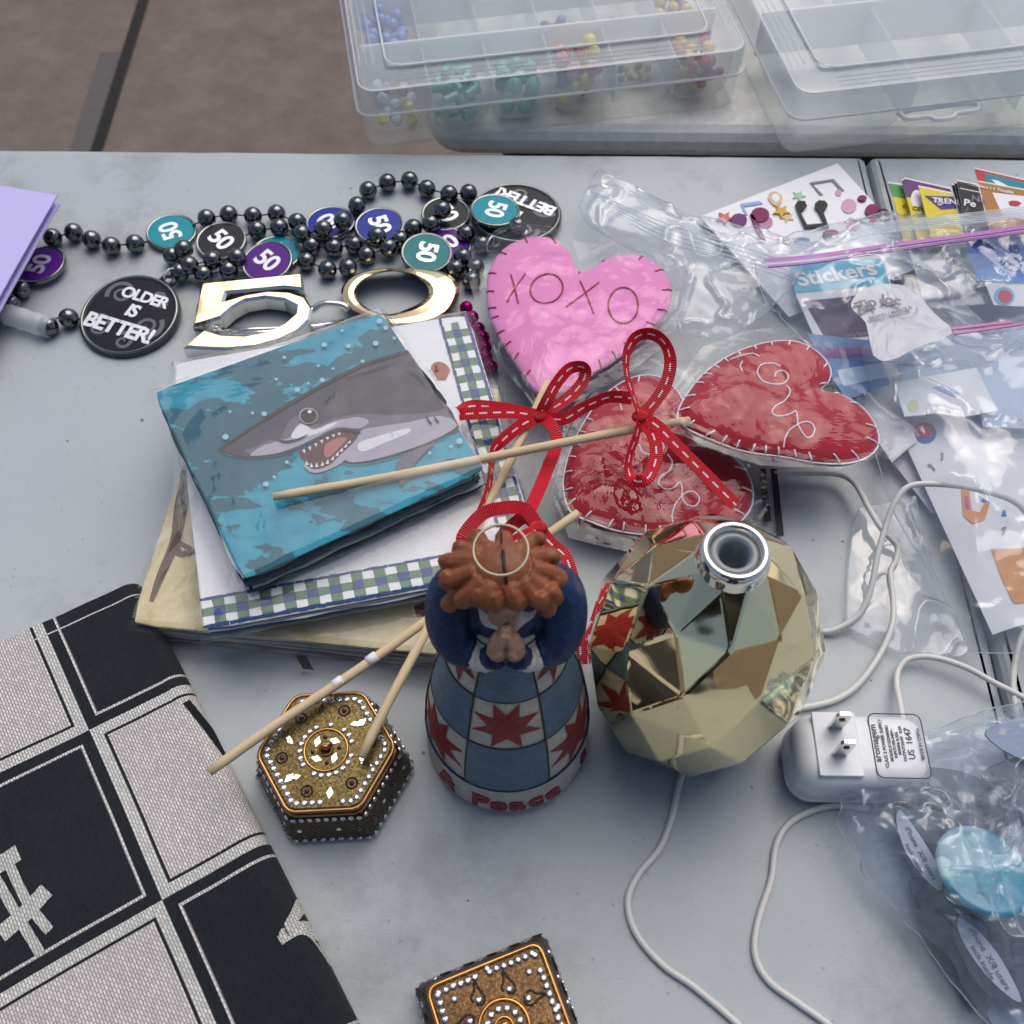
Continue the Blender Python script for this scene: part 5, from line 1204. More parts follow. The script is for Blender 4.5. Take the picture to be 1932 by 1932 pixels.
part('knob_loop', xf(torus((0, 0, 0), .0021, .0007, 20, 8), Matrix.Translation((.0010, .0006, hz+.0028)) @ Matrix.Rotation(R(25), 4, 'Z') @ Matrix.Rotation(R(90), 4, 'X')), M['copper_old'], lidh, smooth=True, world=False)
for k in range(6):        # decorated sides
    a, b = hexpt(1, k, 0), hexpt(1, k+1, 0); mid = (a+b).normalized(); ang = math.atan2(mid.y, mid.x)
    tl = Matrix.Rotation(ang, 4, 'Z') @ Matrix.Rotation(R(74), 4, 'Y')
    for j in range(9):
        f = (j+.5)/9
        put(stone_me, base, (a*hrad*1.055).lerp(b*hrad*1.055, f)+Vector((0, 0, .0232)), .0013, 0, tl)
        put(stone_me, base, (a*brad*1.0).lerp(b*brad*1.0, f)+Vector((0, 0, .0045)), .0014, 0, Matrix.Rotation(ang, 4, 'Z') @ Matrix.Rotation(R(80), 4, 'Y'))
    for j in range(4):
        f = (j+.5)/4; rr = (hrad*1.06+brad)/2*1.005; p = (a*rr).lerp(b*rr, f)+Vector((0, 0, .0142))
        if j % 2 == k % 2: put(small_dia, base, p, 1.0, .3, tl)
        else: put(garnet_me, base, p, .0013, 0, tl)
# -- square box at the bottom edge
k1, k2 = P(1016, 1778, .027), P(805, 1865, .027); sd = k1-k2; syaw = math.atan2(sd.y, sd.x); SS = sd.length
scen = (k1+k2)/2+Vector((math.sin(syaw), -math.cos(syaw), 0))*SS/2
sqb = thing('trinket_box', 'square bronze glitter trinket box with rhinestones and brown quilted sides, at the bottom edge', 'trinket box', (scen.x, scen.y, 0), syaw)
HM = MAT[sqb.name]; q = .027
def sqring(s, z, r): return [Vector((p[0], p[1], z)) for p in rrect(s, s, r, 4)]
sb = part('base', loft([sqring(s, z, .004) for s, z in ((SS*1.16, .0006), (SS*1.22, .004), (SS*1.21, .010), (SS*1.12, .020), (SS*1.06, .0235))]), M['brownlac'], sqb, world=False)
sl_ = part('lid', loft([sqring(s, z, .003) for s, z in ((SS*1.02, .0240), (SS*1.03, .0250), (SS*1.0, .0265), (SS*.95, q), (SS*.3, q+.0004))]), M['glit2'], sqb, world=False)
part('copper_rim', tube(sqring(SS*1.0, q+.0002, .004), .0009, 8, True), M['copper'], sl_, smooth=True, world=False)
for side in range(4):
    rot = Matrix.Rotation(side*math.pi/2, 4, 'Z')
    for j in range(14):
        x = (j-6.5)/14*SS*.90; p = rot @ Vector((x, SS*.5*.87+rg_.uniform(-.0002, .0002), q+.0002))
        if rg_.random() < .95: put(stone_me, sl_, p, .00158)
    for j in range(16):
        x = (j-7.5)/16*SS*1.15
        put(stone_me, sb, rot @ Vector((x, SS*.605, .0075)), .0012, 0, rot @ Matrix.Rotation(R(-80), 4, 'X'))
    for j in range(5):
        x = (j-2)/5*SS*1.05; put(stone_me, sb, rot @ Vector((x, SS*.570, .0180)), .0013, 0, rot @ Matrix.Rotation(R(-62), 4, 'X'))
        pts = [rot @ Vector((x+.005+.0022*math.sin(k*.9), SS*(.600-.005*k), .010+.0022*k)) for k in range(6)]
        part('twisted_wire', tube(catmull(pts, 4), .0005, 5), M['blackwire'], sb, smooth=True, world=False)
part('copper_ring', torus((0, 0, q+.0008), .0100, .0008, 48, 8), M['copper'], sl_, smooth=True, world=False)
for k in range(12): put(stone_me, sl_, Vector((.0068*math.cos(k*math.pi/6), .0068*math.sin(k*math.pi/6), q+.0004)), .0016)
part('knob_loop', xf(torus((0, 0, 0), .0026, .0009, 24, 8), Matrix.Translation((0, 0, q+.0032)) @ Matrix.Rotation(R(80), 4, 'X')), M['copper'], sl_, smooth=True, world=False)
part('knob_ring', torus((0, 0, q+.001), .0036, .0006, 24, 6), M['copper'], sl_, smooth=True, world=False)
for k in range(8):
    a = k*math.pi/4+.35; c_ = Vector((.0165*math.cos(a), .0165*math.sin(a), q+.0004)); rt = Matrix.Translation(c_) @ Matrix.Rotation(a+(.5 if k % 2 else -.4), 4, 'Z')
    pts = [rt @ Vector(p) for p in ((-.0040, .0016, 0), (-.0046, -.001, 0), (-.002, -.0022, 0), (.001, -.001, 0), (.0042, .0, .0002), (.001, .0012, 0), (-.0010, .003, 0), (-.0028, .0026, 0))]
    part('twisted_wire', tube(catmull(pts, 5), [.0005+.00013*math.sin(i*2.1) for i in range(36)], 5), M['blackwire'], sl_, smooth=True, world=False)
    put(stone_me, sl_, rt @ Vector((-.0028, .0004, 0)), .0015); put(stone_me, sl_, Vector((.0225*math.cos(a+.39), .0225*math.sin(a+.39), q+.0003)), .0015)

# ================================================================ woven black and cream cloth
ft = .016
O = P(170, 1379, ft); X = P(309, 1700, ft); ea = (X-O); CELL = ea.length; ea.normalize(); eb = Vector((-ea.y, ea.x, 0))
bf = sum((P(x, y, ft*.5)-O).dot(eb) for x, y in ((330, 1240), (452, 1470), (560, 1690)))/3
a0 = (P(68, 1186, ft)-O).dot(ea); fr_ = ft/2
def mat_weave():
    t = NT('woven_cloth'); u, v = t.uvxy()
    fa, fb = t.ma('FRACT', t.ma('DIVIDE', u, CELL)), t.ma('FRACT', t.ma('DIVIDE', v, CELL))
    da = t.ma('MINIMUM', fa, t.ma('SUBTRACT', 1., fa)); db = t.ma('MINIMUM', fb, t.ma('SUBTRACT', 1., fb)); d = t.ma('MINIMUM', da, db)
    par = t.ma('FLOORED_MODULO', t.ma('ADD', t.ma('FLOOR', t.ma('DIVIDE', u, CELL)), t.ma('FLOOR', t.ma('DIVIDE', v, CELL))), 2.)
    line = t.ma('LESS_THAN', t.ma('ABSOLUTE', t.ma('SUBTRACT', d, .064)), .0075)
    hem = t.ma('LESS_THAN', t.ma('ABSOLUTE', t.ma('SUBTRACT', u, a0+.0075)), .0004)
    inn = t.ma('GREATER_THAN', d, .064)
    blk = t.ma('GREATER_THAN', par, .5)                       # the cells left-below the origin corner are black
    m = t.ma('ABSOLUTE', t.ma('SUBTRACT', blk, line))
    m = t.ma('MULTIPLY', m, t.ma('SUBTRACT', 1., hem))
    vec = t.n('CombineXYZ', X=u, Y=v, Z=0.)
    br = t.n('TexBrick', {'offset': .5, 'squash': 1.}, Vector=vec, Color1=(1, 1, 1), Color2=(.74, .74, .76), Mortar=(.36, .36, .38), Scale=1., Mortar_Size=.00022, Mortar_Smooth=.6, Brick_Width=.0025, Row_Height=.00125)
    n1 = t.noise(40, 4, vec)
    cream = t.mix(inn, (.80, .79, .73), (.79, .735, .695))
    dark = t.mix(n1, (.010, .014, .019), (.020, .026, .034))
    c = t.mix(m, cream, dark)
    c = t.mix(1., c, br, 'MULTIPLY')
    return t.fin(t.bsdf(c, .88, 0, t.bump(t.n('RGBToBW', i0=br), .9, .0007), .25, Sheen_Weight=.1))
M['weave'] = mat_weave()
def FS(a, s, off=0.):
    """cloth surface: a along the fold, s across, running over the folded edge to the underside"""
    lift = .0030*fbm(a, s, 9, 2.)*(1 if s < bf-.01 else .5)+.0012
    L0 = bf-fr_
    if s < L0: return O+ea*a+eb*s+Vector((0, 0, lift+off))
    ang = (s-L0)/fr_
    if ang <= math.pi:
        rr = fr_+off; return Vector((0, 0, -fr_+lift*(1-ang/math.pi)))+O+ea*a+eb*(L0+rr*math.sin(ang))+Vector((0, 0, rr*math.cos(ang)))
    return O+ea*a+eb*(L0-(ang-math.pi)*fr_)+Vector((0, 0, -ft+.0006))
S0_, S1_ = -.24, bf-fr_+math.pi*fr_+.02; A1_ = .26; nu, nv = 90, 130
cl = thing('table_runner', 'folded woven runner with black and cream checks along the left edge', 'table linen', tuple(O+ea*.06-eb*.05-Vector((0, 0, O.z))))
vf = grid(lambda u, v: FS(a0-.0005+(A1_-a0)*u + .0015*math.sin(v*9), S0_+(S1_-S0_)*v), nu, nv)
uv = [(a0+(A1_-a0)*(i/nu), S0_+(S1_-S0_)*(j/nv)) for j in range(nv+1) for i in range(nu+1)]
part('cloth', vf, M['weave'], cl, smooth=True, uv=uv)
# lower fold layer that closes the open end
def under(u, v):
    b_ = S0_+(bf-fr_-S0_)*u; p = FS(a0, b_); return Vector((p.x, p.y, p.z-.0012-(ft-.003)*v))-ea*(-.0010+.0025*math.sin(math.pi*v))
uv2 = [(a0+.001, S0_+(bf-fr_-S0_)*(i/60)) for j in range(5) for i in range(61)]
part('folded_end', grid(under, 60, 4), M['weave'], cl, smooth=True, uv=uv2)
def mat_motif(nm, col):
    t = NT(nm); vec = t.co('UV')
    br = t.n('TexBrick', {'offset': .5, 'squash': 1.}, Vector=vec, Color1=(1, 1, 1), Color2=(.74, .74, .76), Mortar=(.36, .36, .38), Scale=1., Mortar_Size=.00022, Mortar_Smooth=.6, Brick_Width=.0025, Row_Height=.00125)
    return t.fin(t.bsdf(t.mix(1., col, br, 'MULTIPLY'), .88, 0, t.bump(t.n('RGBToBW', i0=br), .9, .0007), .25))
M['m_cream'] = mat_motif('cream_weave', (.74, .74, .67)); M['m_dark'] = mat_motif('black_weave', (.014, .018, .024))
C4 = ZM(0, 1650, 1.406)
def motif(pts, wd, mt, n=24):
    """a stroke woven into the cloth; pts seen in the photo, wd in metres"""
    st = []
    for (x, y) in pts:
        w_ = C4(x, y, ft+.001); d = w_-O; st.append((d.dot(ea), d.dot(eb)))
    c = catmull([(a, b, 0) for a, b in st], 8); V, UV = [], []; F = []
    for i, p in enumerate(c):
        tn = (c[min(i+1, len(c)-1)]-c[max(i-1, 0)]).normalized(); s = Vector((-tn.y, tn.x, 0))
        wv = wd if not isinstance(wd, tuple) else wd[0]+(wd[1]-wd[0])*i/(len(c)-1)
        for k in range(5):
            q_ = p+s*wv*(k/4-.5)
            b_ = q_.y
            if b_ > bf-fr_:           # past the fold: follow the bend
                x_ = min((b_-(bf-fr_))/fr_, .999); b_ = bf-fr_+fr_*math.asin(x_)
            V.append(FS(q_.x, b_, .0003)); UV.append((q_.x, b_))
    for i in range(len(c)-1):
        for k in range(4): F.append((i*5+k, i*5+k+1, (i+1)*5+k+1, (i+1)*5+k))
    part('woven_motif', (V, F), mt, cl, uv=UV, smooth=True)
motif([(20, 1235), (110, 1420), (205, 1545)], .0042, M['m_cream']); motif([(-25, 1320), (70, 1480), (165, 1640)], .0042, M['m_cream'])
motif([(-60, 1300), (75, 1218)], .0075, M['m_cream']); motif([(0, 1560), (105, 1470), (195, 1375)], .0075, M['m_cream'])
motif([(770, 590), (850, 690), (935, 805)], .0034, M['m_dark'])
motif([(1248, 1365), (1228, 1470), (1180, 1570)], .0045, M['m_cream']); motif([(1165, 1590), (1240, 1535), (1310, 1545), (1395, 1650)], (.004, .009), M['m_cream'])
# ================================================================ clear bags at the right and what is in and around them
ZB, Z3, ZC, ZD5, ZD = ZM(2100, 0, 2.091), ZM(2560, 480, 4.026), ZM(2100, 480, 1.894), ZM(1700, 500, 2.576), ZM(2440, 2050, 1.983)
M['poly'] = film('polyethylene', haze=.19, rough=.09, boost=2.0, hazecol=(.78, .86, .95))
M['poly_blue'] = film('cloudy_polyethylene', tint=(.93, .96, 1), haze=.13, rough=.10, boost=1.7, hazecol=(.55, .66, .80))
M['poly_clear'] = film('clear_polyethylene', haze=.04, rough=.05, boost=1.2)
M['seam'] = mat_box('bag_seam', (.9, .93, .96), (.85, .92, 1.), .3)
M['zip'] = pm('purple_zip', (.40, .09, .42), .3, var=.1); M['zip_pink'] = pm('pink_zip', (.52, .10, .34), .3)
M['wht'] = mat_paper('white_paper', (.76, .78, .80), .03); M['wht_card'] = mat_paper('white_card', (.80, .81, .82), .02, rough=.45)
def col(nm, c, rough=.4): return pm(nm, c, max(rough, .45), var=.06, spec=.2)
M['c_green'] = col('green_print', (.08, .30, .06)); M['c_yel'] = col('yellow_print', (.72, .58, .02)); M['c_pur'] = col('plum_print', (.13, .03, .15)); M['c_vio'] = col('violet_print', (.06, .03, .22)); M['c_blk'] = col('black_print', (.015, .015, .017)); M['c_tan'] = col('caramel_print', (.42, .18, .04)); M['c_red'] = col('red_print', (.50, .03, .03)); M['c_teal'] = col('teal_print', (.0, .25, .28)); M['c_blue'] = col('blue_print', (.02, .20, .62)); M['c_dkblue'] = col('deep_blue_print', (.01, .12, .45)); M['c_cyan'] = col('cyan_print', (.10, .48, .66)); M['c_aub'] = col('aubergine_print', (.075, .035, .085)); M['c_org'] = col('orange_print', (.70, .27, .04)); M['c_mag'] = col('magenta_print', (.50, .05, .25)); M['c_grey'] = col('grey_print2', (.22, .22, .25)); M['c_berry'] = col('berry_sticker', (.20, .012, .085), .3); M['c_coral'] = col('coral_sticker', (.60, .17, .11), .3); M['c_gold'] = col('gold_sticker', (.62, .38, .04), .3); M['c_beige'] = col('beige_sticker', (.66, .5, .28), .3); M['c_mint'] = col('mint_sticker', (.36, .60, .40), .3)
def poly_slab(name, pts, th, mt, par=None, label=None, cat=None, group=None):
    """thin flat piece with its own thickness; pts in world, level or slanted"""
    up = Vector((0, 0, th)); n = len(pts)
    V = [Vector(p) for p in pts]+[Vector(p)+up for p in pts]
    F = [tuple(range(n)), tuple(range(n, 2*n))]+[(i, (i+1) % n, n+(i+1) % n, n+i) for i in range(n)]
    if par is None: return rooted(name, (V, F), mt, label, cat, tuple(sum(V, Vector())/len(V)), group)
    return part(name, (V, F), mt, par)
class Plane:
    """a level or slanted sheet: picture points -> points on the sheet"""
    def __init__(s, zf, p0, z0, gx=0., gy=0.): s.zf = zf; s.z0 = z0; s.gx = gx; s.gy = gy; s.c = zf(*p0, z0)
    def z(s, w_): return s.z0+s.gx*(w_.x-s.c.x)+s.gy*(w_.y-s.c.y)
    def __call__(s, x, y, off=0.):
        z = s.z0
        for _ in range(5): w_ = s.zf(x, y, z); z = s.z(w_)
        w_ = s.zf(x, y, z+off); return Vector((w_.x, w_.y, z+off))
    def frame(s, x, y, x2, y2, off):
        p, q_ = s(x, y, off), s(x2, y2, off); ex = (q_-p).normalized(); nz = Vector((-s.gx, -s.gy, 1)).normalized(); ey = nz.cross(ex).normalized(); nz = ex.cross(ey)
        m = Matrix((ex, ey, nz)).transposed().to_4x4(); m.translation = p; return m
def sheet(name, label, cat, pl, out, mt, th=.0006, group=None):
    t = thing(name, label, cat, tuple(pl(*[sum(c)/len(out) for c in zip(*out)])), 0, group)
    poly_slab('card_stock', [pl(x, y) for x, y in out], th, mt, t); return t
def panel(t, pl, out, mt, off, nm='printed_panel'): return part(nm, ([pl(x, y, off) for x, y in out], [tuple(range(len(out)))]), mt, t)
def words_on(t, pl, txt, x, y, x2, y2, size, mt, off, bold=.02):
    me = text_mesh(txt, size, mt, .00003, size*bold); inst('lettering', me, t, pl.frame(x, y, x2, y2, off))
# -- sticker sheet
pl = Plane(ZB, (700, 1400), .005, 0, 0)
ss = sheet('sticker_sheet', 'white sheet of puffy music note and star stickers sticking out of the clear bag', 'sticker sheet', pl, [(-70, 1340), (780, 1012), (1010, 1265), (1330, 1640), (480, 1960)], M['wht_card'])
s2 = .0026
def sticker(out, mt, th=.0014, off=.0007, smooth_n=3, nm='puffy_sticker', edge=True):
    c = catmull([(x, y, 0) for x, y in out], smooth_n, True) if smooth_n else [Vector((x, y, 0)) for x, y in out]
    cx_ = sum(p.x for p in c)/len(c); cy2 = sum(p.y for p in c)/len(c)
    pts = [pl(p.x, p.y, off) for p in c]
    o = poly_slab(nm, pts, th, mt, ss); return o
def star(cx_, cy2, r, rot=0., sy=.75): return [(cx_+(r if k % 2 == 0 else r*.45)*math.cos(math.pi*k/5+rot), cy2+sy*(r if k % 2 == 0 else r*.45)*math.sin(math.pi*k/5+rot)) for k in range(10)]
def oval(cx_, cy2, rx, ry, n=16): return [(cx_+rx*math.cos(2*math.pi*k/n), cy2+ry*math.sin(2*math.pi*k/n)) for k in range(n)]
note2 = [(515, 1270), (530, 1245), (575, 1245), (590, 1275), (565, 1305), (545, 1310), (590, 1395), (700, 1385), (655, 1300), (640, 1290), (640, 1260), (665, 1240), (705, 1245), (722, 1270), (705, 1300), (690, 1305), (728, 1412), (575, 1415), (525, 1300)]
sticker(note2, M['wht_card'], .0008, .0007, 0); sticker([(x*.975+15.5, y*.975+33) for x, y in note2], M['c_blk'], .0010, .0016, 0)
sticker(oval(170, 1365, 50, 38), M['c_pur'], smooth_n=0); sticker(oval(300, 1335, 58, 45), M['c_berry'], smooth_n=0); sticker([(238, 1330), (262, 1340), (300, 1420), (335, 1490), (310, 1490), (270, 1420)], M['c_berry'], smooth_n=0)
sticker(oval(335, 1375, 45, 38), col('pale_berry', (.50, .22, .38)), .0006, smooth_n=0)
sticker(star(432, 1312, 56, .3), M['c_gold'], smooth_n=0); sticker(star(470, 1345, 46, .5), M['c_beige'], .0006, smooth_n=0); sticker(star(540, 1212, 46, .1), M['c_mint'], .0006, smooth_n=0); sticker(star(82, 1352, 55, .25), M['c_coral'], smooth_n=0)
sticker([(350, 1225), (365, 1195), (400, 1190), (435, 1215), (435, 1250), (405, 1278), (375, 1265)], M['c_beige'], .0010, smooth_n=3); sticker([(372, 1225), (385, 1205), (415, 1212), (418, 1240), (395, 1258)], M['wht_card'], .0012, smooth_n=3)
for q_ in ([(608, 1130), (755, 1108), (820, 1180), (800, 1182), (745, 1122), (625, 1142), (690, 1205), (670, 1208)], ): sticker(q_, M['c_grey'], .0006, smooth_n=0)
sticker([(180, 1262), (300, 1245), (318, 1262), (200, 1280), (225, 1330), (210, 1330)], col('sky_sticker', (.25, .42, .70), .3), .0006, smooth_n=0)
for (x, y, a, b) in ((930, 1232, 28, 18), (995, 1310, 48, 42), (1060, 1330, 36, 34), (1085, 1345, 22, 26)): sticker(oval(x, y, a, b, 14), M['c_berry'], smooth_n=0)
for (x, y, a, b) in ((850, 1275, 48, 45), (880, 1395, 45, 32), (785, 1192, 20, 22)): sticker(oval(x, y, a, b, 14), col('faded_pink', (.62, .36, .48), .35), .0005, smooth_n=0)
sticker(oval(738, 1455, 52, 28), M['c_blk'], smooth_n=0); sticker(oval(738, 1452, 44, 8), M['c_red'], .0018, smooth_n=0); sticker(oval(560, 1495, 48, 20), M['c_dkblue'], smooth_n=0)
sticker(star(1000, 1360, 30, .2), M['c_mag'], .0006, smooth_n=0)
# -- cards that stick out of the bag
def bagcard(label, out, z, gy, parts, extra=()):
    pl_ = Plane(Z3, out[0], z, 0, gy); t = sheet('flash_card', label, 'card', pl_, out, M['wht_card'], .0005)
    for i, (o_, mt) in enumerate(parts): panel(t, pl_, o_, mt, .0008+.00012*i)
    for e in extra: words_on(t, pl_, *e)
    return t
gy = .10
bagcard('red and teal card at the far right, rearmost of the cards in the bag', [(1270, 66), (2000, 235), (2100, 700), (1440, 640)], .030, gy, [([(1282, 72), (1990, 236), (2090, 690), (1445, 630)], M['c_red']), ([(1400, 125), (2000, 265), (2080, 560), (1440, 440)], M['c_teal']), ([(1480, 200), (1560, 215), (1700, 290), (1860, 320), (1600, 320)], M['wht_card'])])
bagcard('caramel brown card with a white panel in front of the red one', [(1315, 222), (2000, 345), (2080, 900), (1470, 850)], .034, gy, [([(1322, 228), (1990, 350), (2070, 890), (1475, 840)], M['c_tan']), ([(1490, 355), (2000, 415), (2060, 700), (1620, 640)], M['wht_card']), ([(1680, 470), (1720, 452), (1790, 455), (1840, 480), (1800, 520), (1700, 515)], M['c_red'])], [('Subject / 1 Twelfth', 1500, 312, 1640, 340, .0034, M['wht_card'], .0012)])
for k in range(3): bagcard(('black lettered card, leftmost of three black cards in the bag', 'black lettered card in the middle of the three black cards', 'black card reading No Pe, rightmost of the three black cards')[k], [(1000+32*k, 258-22*k), (1265+30*k, 300-18*k), (1460+10*k, 850), (1170+10*k, 860)], .030+.0022*k, gy, [([(1006+32*k, 263-22*k), (1260+30*k, 304-18*k), (1450+10*k, 840), (1178+10*k, 850)], M['c_blk'])] + ([([(1105, 300), (1345, 348), (1348, 358), (1108, 310)], M['wht_card'])] if k == 2 else []), [('Pe', 1222, 485, 1300, 498, .0078, M['wht_card'], .0012), ('No', 1330, 440, 1400, 452, .0070, M['c_grey'], .0012), ('First', 1250, 268, 1330, 284, .0032, M['c_grey'], .0012)] if k == 2 else [])
bagcard('green topped yellow card, leftmost of the cards in the bag', [(246, 238), (430, 262), (720, 1000), (450, 1000)], .022, gy, [([(250, 244), (428, 268), (500, 440), (310, 405)], M['c_green']), ([(310, 405), (500, 440), (710, 990), (455, 990)], M['c_yel'])], [('C', 450, 525, 500, 535, .004, M['c_blk'], .0012)])
bagcard('purple topped yellow card with a white oval, second of the cards in the bag', [(410, 215), (450, 185), (1000, 310), (1150, 900), (610, 960)], .026, gy, [([(418, 218), (452, 192), (995, 315), (1035, 480), (470, 410)], M['c_pur']), ([(470, 410), (1035, 480), (1140, 890), (615, 950)], M['c_yel']), (oval(590, 430, 68, 105), M['wht_card'])], [('COL', 625, 555, 700, 570, .0045, M['c_blk'], .0013)])
bagcard('yellow card with a violet triangle reading TREND', [(608, 278), (1022, 365), (1160, 880), (760, 900)], .030, gy, [([(618, 288), (1016, 372), (1150, 870), (768, 890)], M['c_yel']), ([(680, 392), (1030, 405), (1075, 545), (880, 560)], M['c_vio']), ([(815, 425), (870, 420), (900, 500), (850, 510)], M['wht_card']), ([(828, 437), (862, 434), (884, 490), (856, 496)], M['c_vio'])], [('TREND', 965, 462, 1050, 470, .0062, M['wht_card'], .0014)])
# -- big sealed bag and its inside
pl = Plane(ZC, (700, 800), .012)
t = sheet('sticker_pack', 'cyan headed Stickers pack with a dark aubergine panel inside the clear zip bag', 'sticker pack', pl, [(430, 560), (960, 530), (1010, 700), (1080, 1020), (620, 1080), (480, 760)], M['wht_card'])
panel(t, pl, [(440, 566), (955, 538), (1000, 680), (470, 730)], M['c_cyan'], .0009); panel(t, pl, [(520, 775), (990, 725), (1060, 960), (640, 985)], M['c_aub'], .0009)
words_on(t, pl, 'Stickers', 700, 625, 860, 600, .0165, M['wht_card'], .0012, .03); words_on(t, pl, 'stickers', 830, 960, 900, 950, .006, M['c_grey'], .0012)
pl = Plane(ZC, (1600, 500), .020)
t = sheet('sticker_pack', 'bright blue pack with a white base and red dot', 'sticker pack', pl, [(1375, 300), (1850, 240), (1950, 820), (1580, 800)], M['wht_card'])
panel(t, pl, [(1380, 305), (1845, 246), (1900, 560), (1920, 690), (1490, 660), (1440, 500)], M['c_blue'], .0009); panel(t, pl, [(1450, 545), (1600, 480), (1750, 480), (1890, 510), (1900, 590), (1600, 560), (1475, 610)], M['c_dkblue'], .0011)
panel(t, pl, oval(1640, 745, 58, 50), M['c_cyan'], .0011); panel(t, pl, oval(1645, 748, 40, 38), M['c_red'], .0013); words_on(t, pl, 'Sti', 1740, 575, 1790, 590, .020, M['wht_card'], .0014, .04); words_on(t, pl, 'Look to', 1600, 655, 1650, 660, .006, M['c_cyan'], .0014)
poly_slab('clear_sleeve', [Plane(ZC, (1200, 600), .016)(x, y) for x, y in ((1060, 330), (1360, 300), (1560, 790), (1200, 820))], .0006, M['poly_blue'], None, 'cloudy clear card sleeve standing between the two sticker packs in the bag', 'sleeve')
poly_slab('ribbon_card', [Plane(ZC, (1200, 600), .013)(x, y) for x, y in ((1200, 480), (1290, 470), (1420, 780), (1320, 800))], .0006, M['c_aub'], None, 'narrow dark plum card behind the cloudy sleeve in the bag', 'card')
def film_sheet(par, nm, zf, out, ctr, zc, zedge, mt, seed, amp=.004, cs=28, N=190, S=54, creases=None, smooth=False):
    """crumpled sheet of film: zc height at its middle, zedge at its border"""
    c = zf(*ctr, zc); poly = [zf(x, y, zedge) for x, y in out]; rings = []
    ro = [radial_w(poly, c, 2*math.pi*k/N) for k in range(N)]
    for i in range(1, S+1):
        g = []; f = i/S
        for k in range(N):
            a = 2*math.pi*k/N; r = ro[k]*f; x, y = c.x+r*math.cos(a), c.y+r*math.sin(a)
            z = zedge+(zc-zedge)*math.cos(f*math.pi/2)**.8
            z += amp*1.5*(crumple(x, y, cs*.6, seed)-.25)+amp*.35*fbm(x, y, cs*.8, seed+4)
            z += .0045*max(0, 1-7*abs(fbm(x, y, 9, seed*.37)))**2+.003*max(0, 1-8*abs(fbm(x+3, y, 21, seed*.61)))**2
            if creases: z += creases(x, y)
            g.append((x, y, max(z, .0015)))
        rings.append(g)
    v, f = loft(rings, cap=False); f.append(tuple(range(N)))
    o = part(nm, (v, f), mt, par, smooth=True)
    return o, [Vector(p) for p in rings[-1]]
bagA = thing('zip_bag', 'large clear zip bag with a purple seal holding the cards and sticker packs', 'plastic bag', tuple(ZC(1100, 700)))
_, rim = film_sheet(bagA, 'film', ZC, [(180, 470), (560, 400), (900, 312), (1300, 270), (1850, 205), (2000, 900), (1500, 1150), (600, 1120), (300, 800)], (1100, 640), .040, .018, M['poly'], 21., .007, 22)
part('seam', tube(rim, .0004, 5, True), M['seam'], bagA, smooth=True)
def strip(par, pts, wd, mt, nm):
    c = catmull(pts, 6); V, F = [], []
    for i, p in enumerate(c):
        tn = (c[min(i+1, len(c)-1)]-c[max(i-1, 0)]).normalized(); s = Vector((-tn.y, tn.x, 0)).normalized()*wd/2
        V += [p-s, p+s, p+s+Vector((0, 0, .0008)), p-s+Vector((0, 0, .0008))]
    for i in range(len(c)-1):
        for k in range(4): F.append((4*i+k, 4*i+(k+1) % 4, 4*i+4+(k+1) % 4, 4*i+4+k))
    part(nm, (V, F), mt, par)
strip(bagA, [ZC(300, 552, .036), ZC(560, 530, .040), ZC(1000, 468, .044), ZC(1400, 415, .044), ZC(1850, 350, .042)], .0030, M['zip'], 'zip_track')
strip(bagA, [ZC(320, 585, .036), ZC(560, 562, .040), ZC(1000, 498, .043), ZC(1400, 440, .043), ZC(1850, 380, .041)], .0016, M['zip'], 'zip_track')
strip(bagA, [ZC(300, 570, .036), ZC(560, 546, .040), ZC(1000, 484, .0435), ZC(1400, 428, .0435), ZC(1850, 366, .0415)], .0024, M['seam'], 'zip_track')
for k in range(6): strip(bagA, [ZC(440, 462+10*k, .034), ZC(640, 432+10*k, .037), ZC(900, 350+11*k, .041), ZC(1300, 305+11*k, .041), ZC(1850, 238+11*k, .040)], .0007, M['seam'], 'bag_lip')
# -- printed pages and the labelled bag over them
plp = Plane(ZV, (500, 900), .010)
pg = sheet('printed_page', 'white page with a red dot, grey notes and an orange letter', 'paper', plp, [(225, 370), (520, 250), (1150, 200), (1400, 1500), (830, 1690)], M['wht'])
for o_, mt in ((oval(450, 540, 62, 56), M['c_dkblue']), (oval(446, 520, 58, 46), M['c_red']), ([(655, 860), (700, 860), (715, 980), (760, 990), (790, 930), (815, 940), (790, 1030), (720, 1055), (665, 1010)], M['c_org']), ([(668, 900), (690, 895), (702, 975), (680, 975)], M['c_mag']), ([(752, 890), (820, 940), (760, 925)], M['c_dkblue']), ([(535, 650), (552, 650), (552, 690), (535, 696), (535, 684), (545, 682)], M['c_grey']), ([(462, 715), (480, 712), (508, 745), (500, 755), (478, 728), (466, 732)], M['c_grey']), ([(885, 1075), (914, 1070), (900, 1118), (878, 1118), (888, 1108)], M['c_grey']), ([(890, 980), (905, 975), (915, 1010), (884, 1010)], M['c_dkblue']),
              ([(825, 1200), (1010, 1195), (1060, 1500), (955, 1510), (900, 1400), (860, 1300)], M['c_org']), ([(885, 1205), (1040, 1200), (1060, 1300), (920, 1300)], M['c_mag']), ([(925, 1302), (1060, 1300), (1080, 1405), (960, 1410)], M['c_dkblue']), ([(965, 1412), (1080, 1408), (1090, 1490), (1000, 1495)], M['c_mag'])):
    panel(pg, plp, o_, mt, .0009+rnd.uniform(0, .0004))
pl2 = Plane(ZC, (1200, 1250), .022)
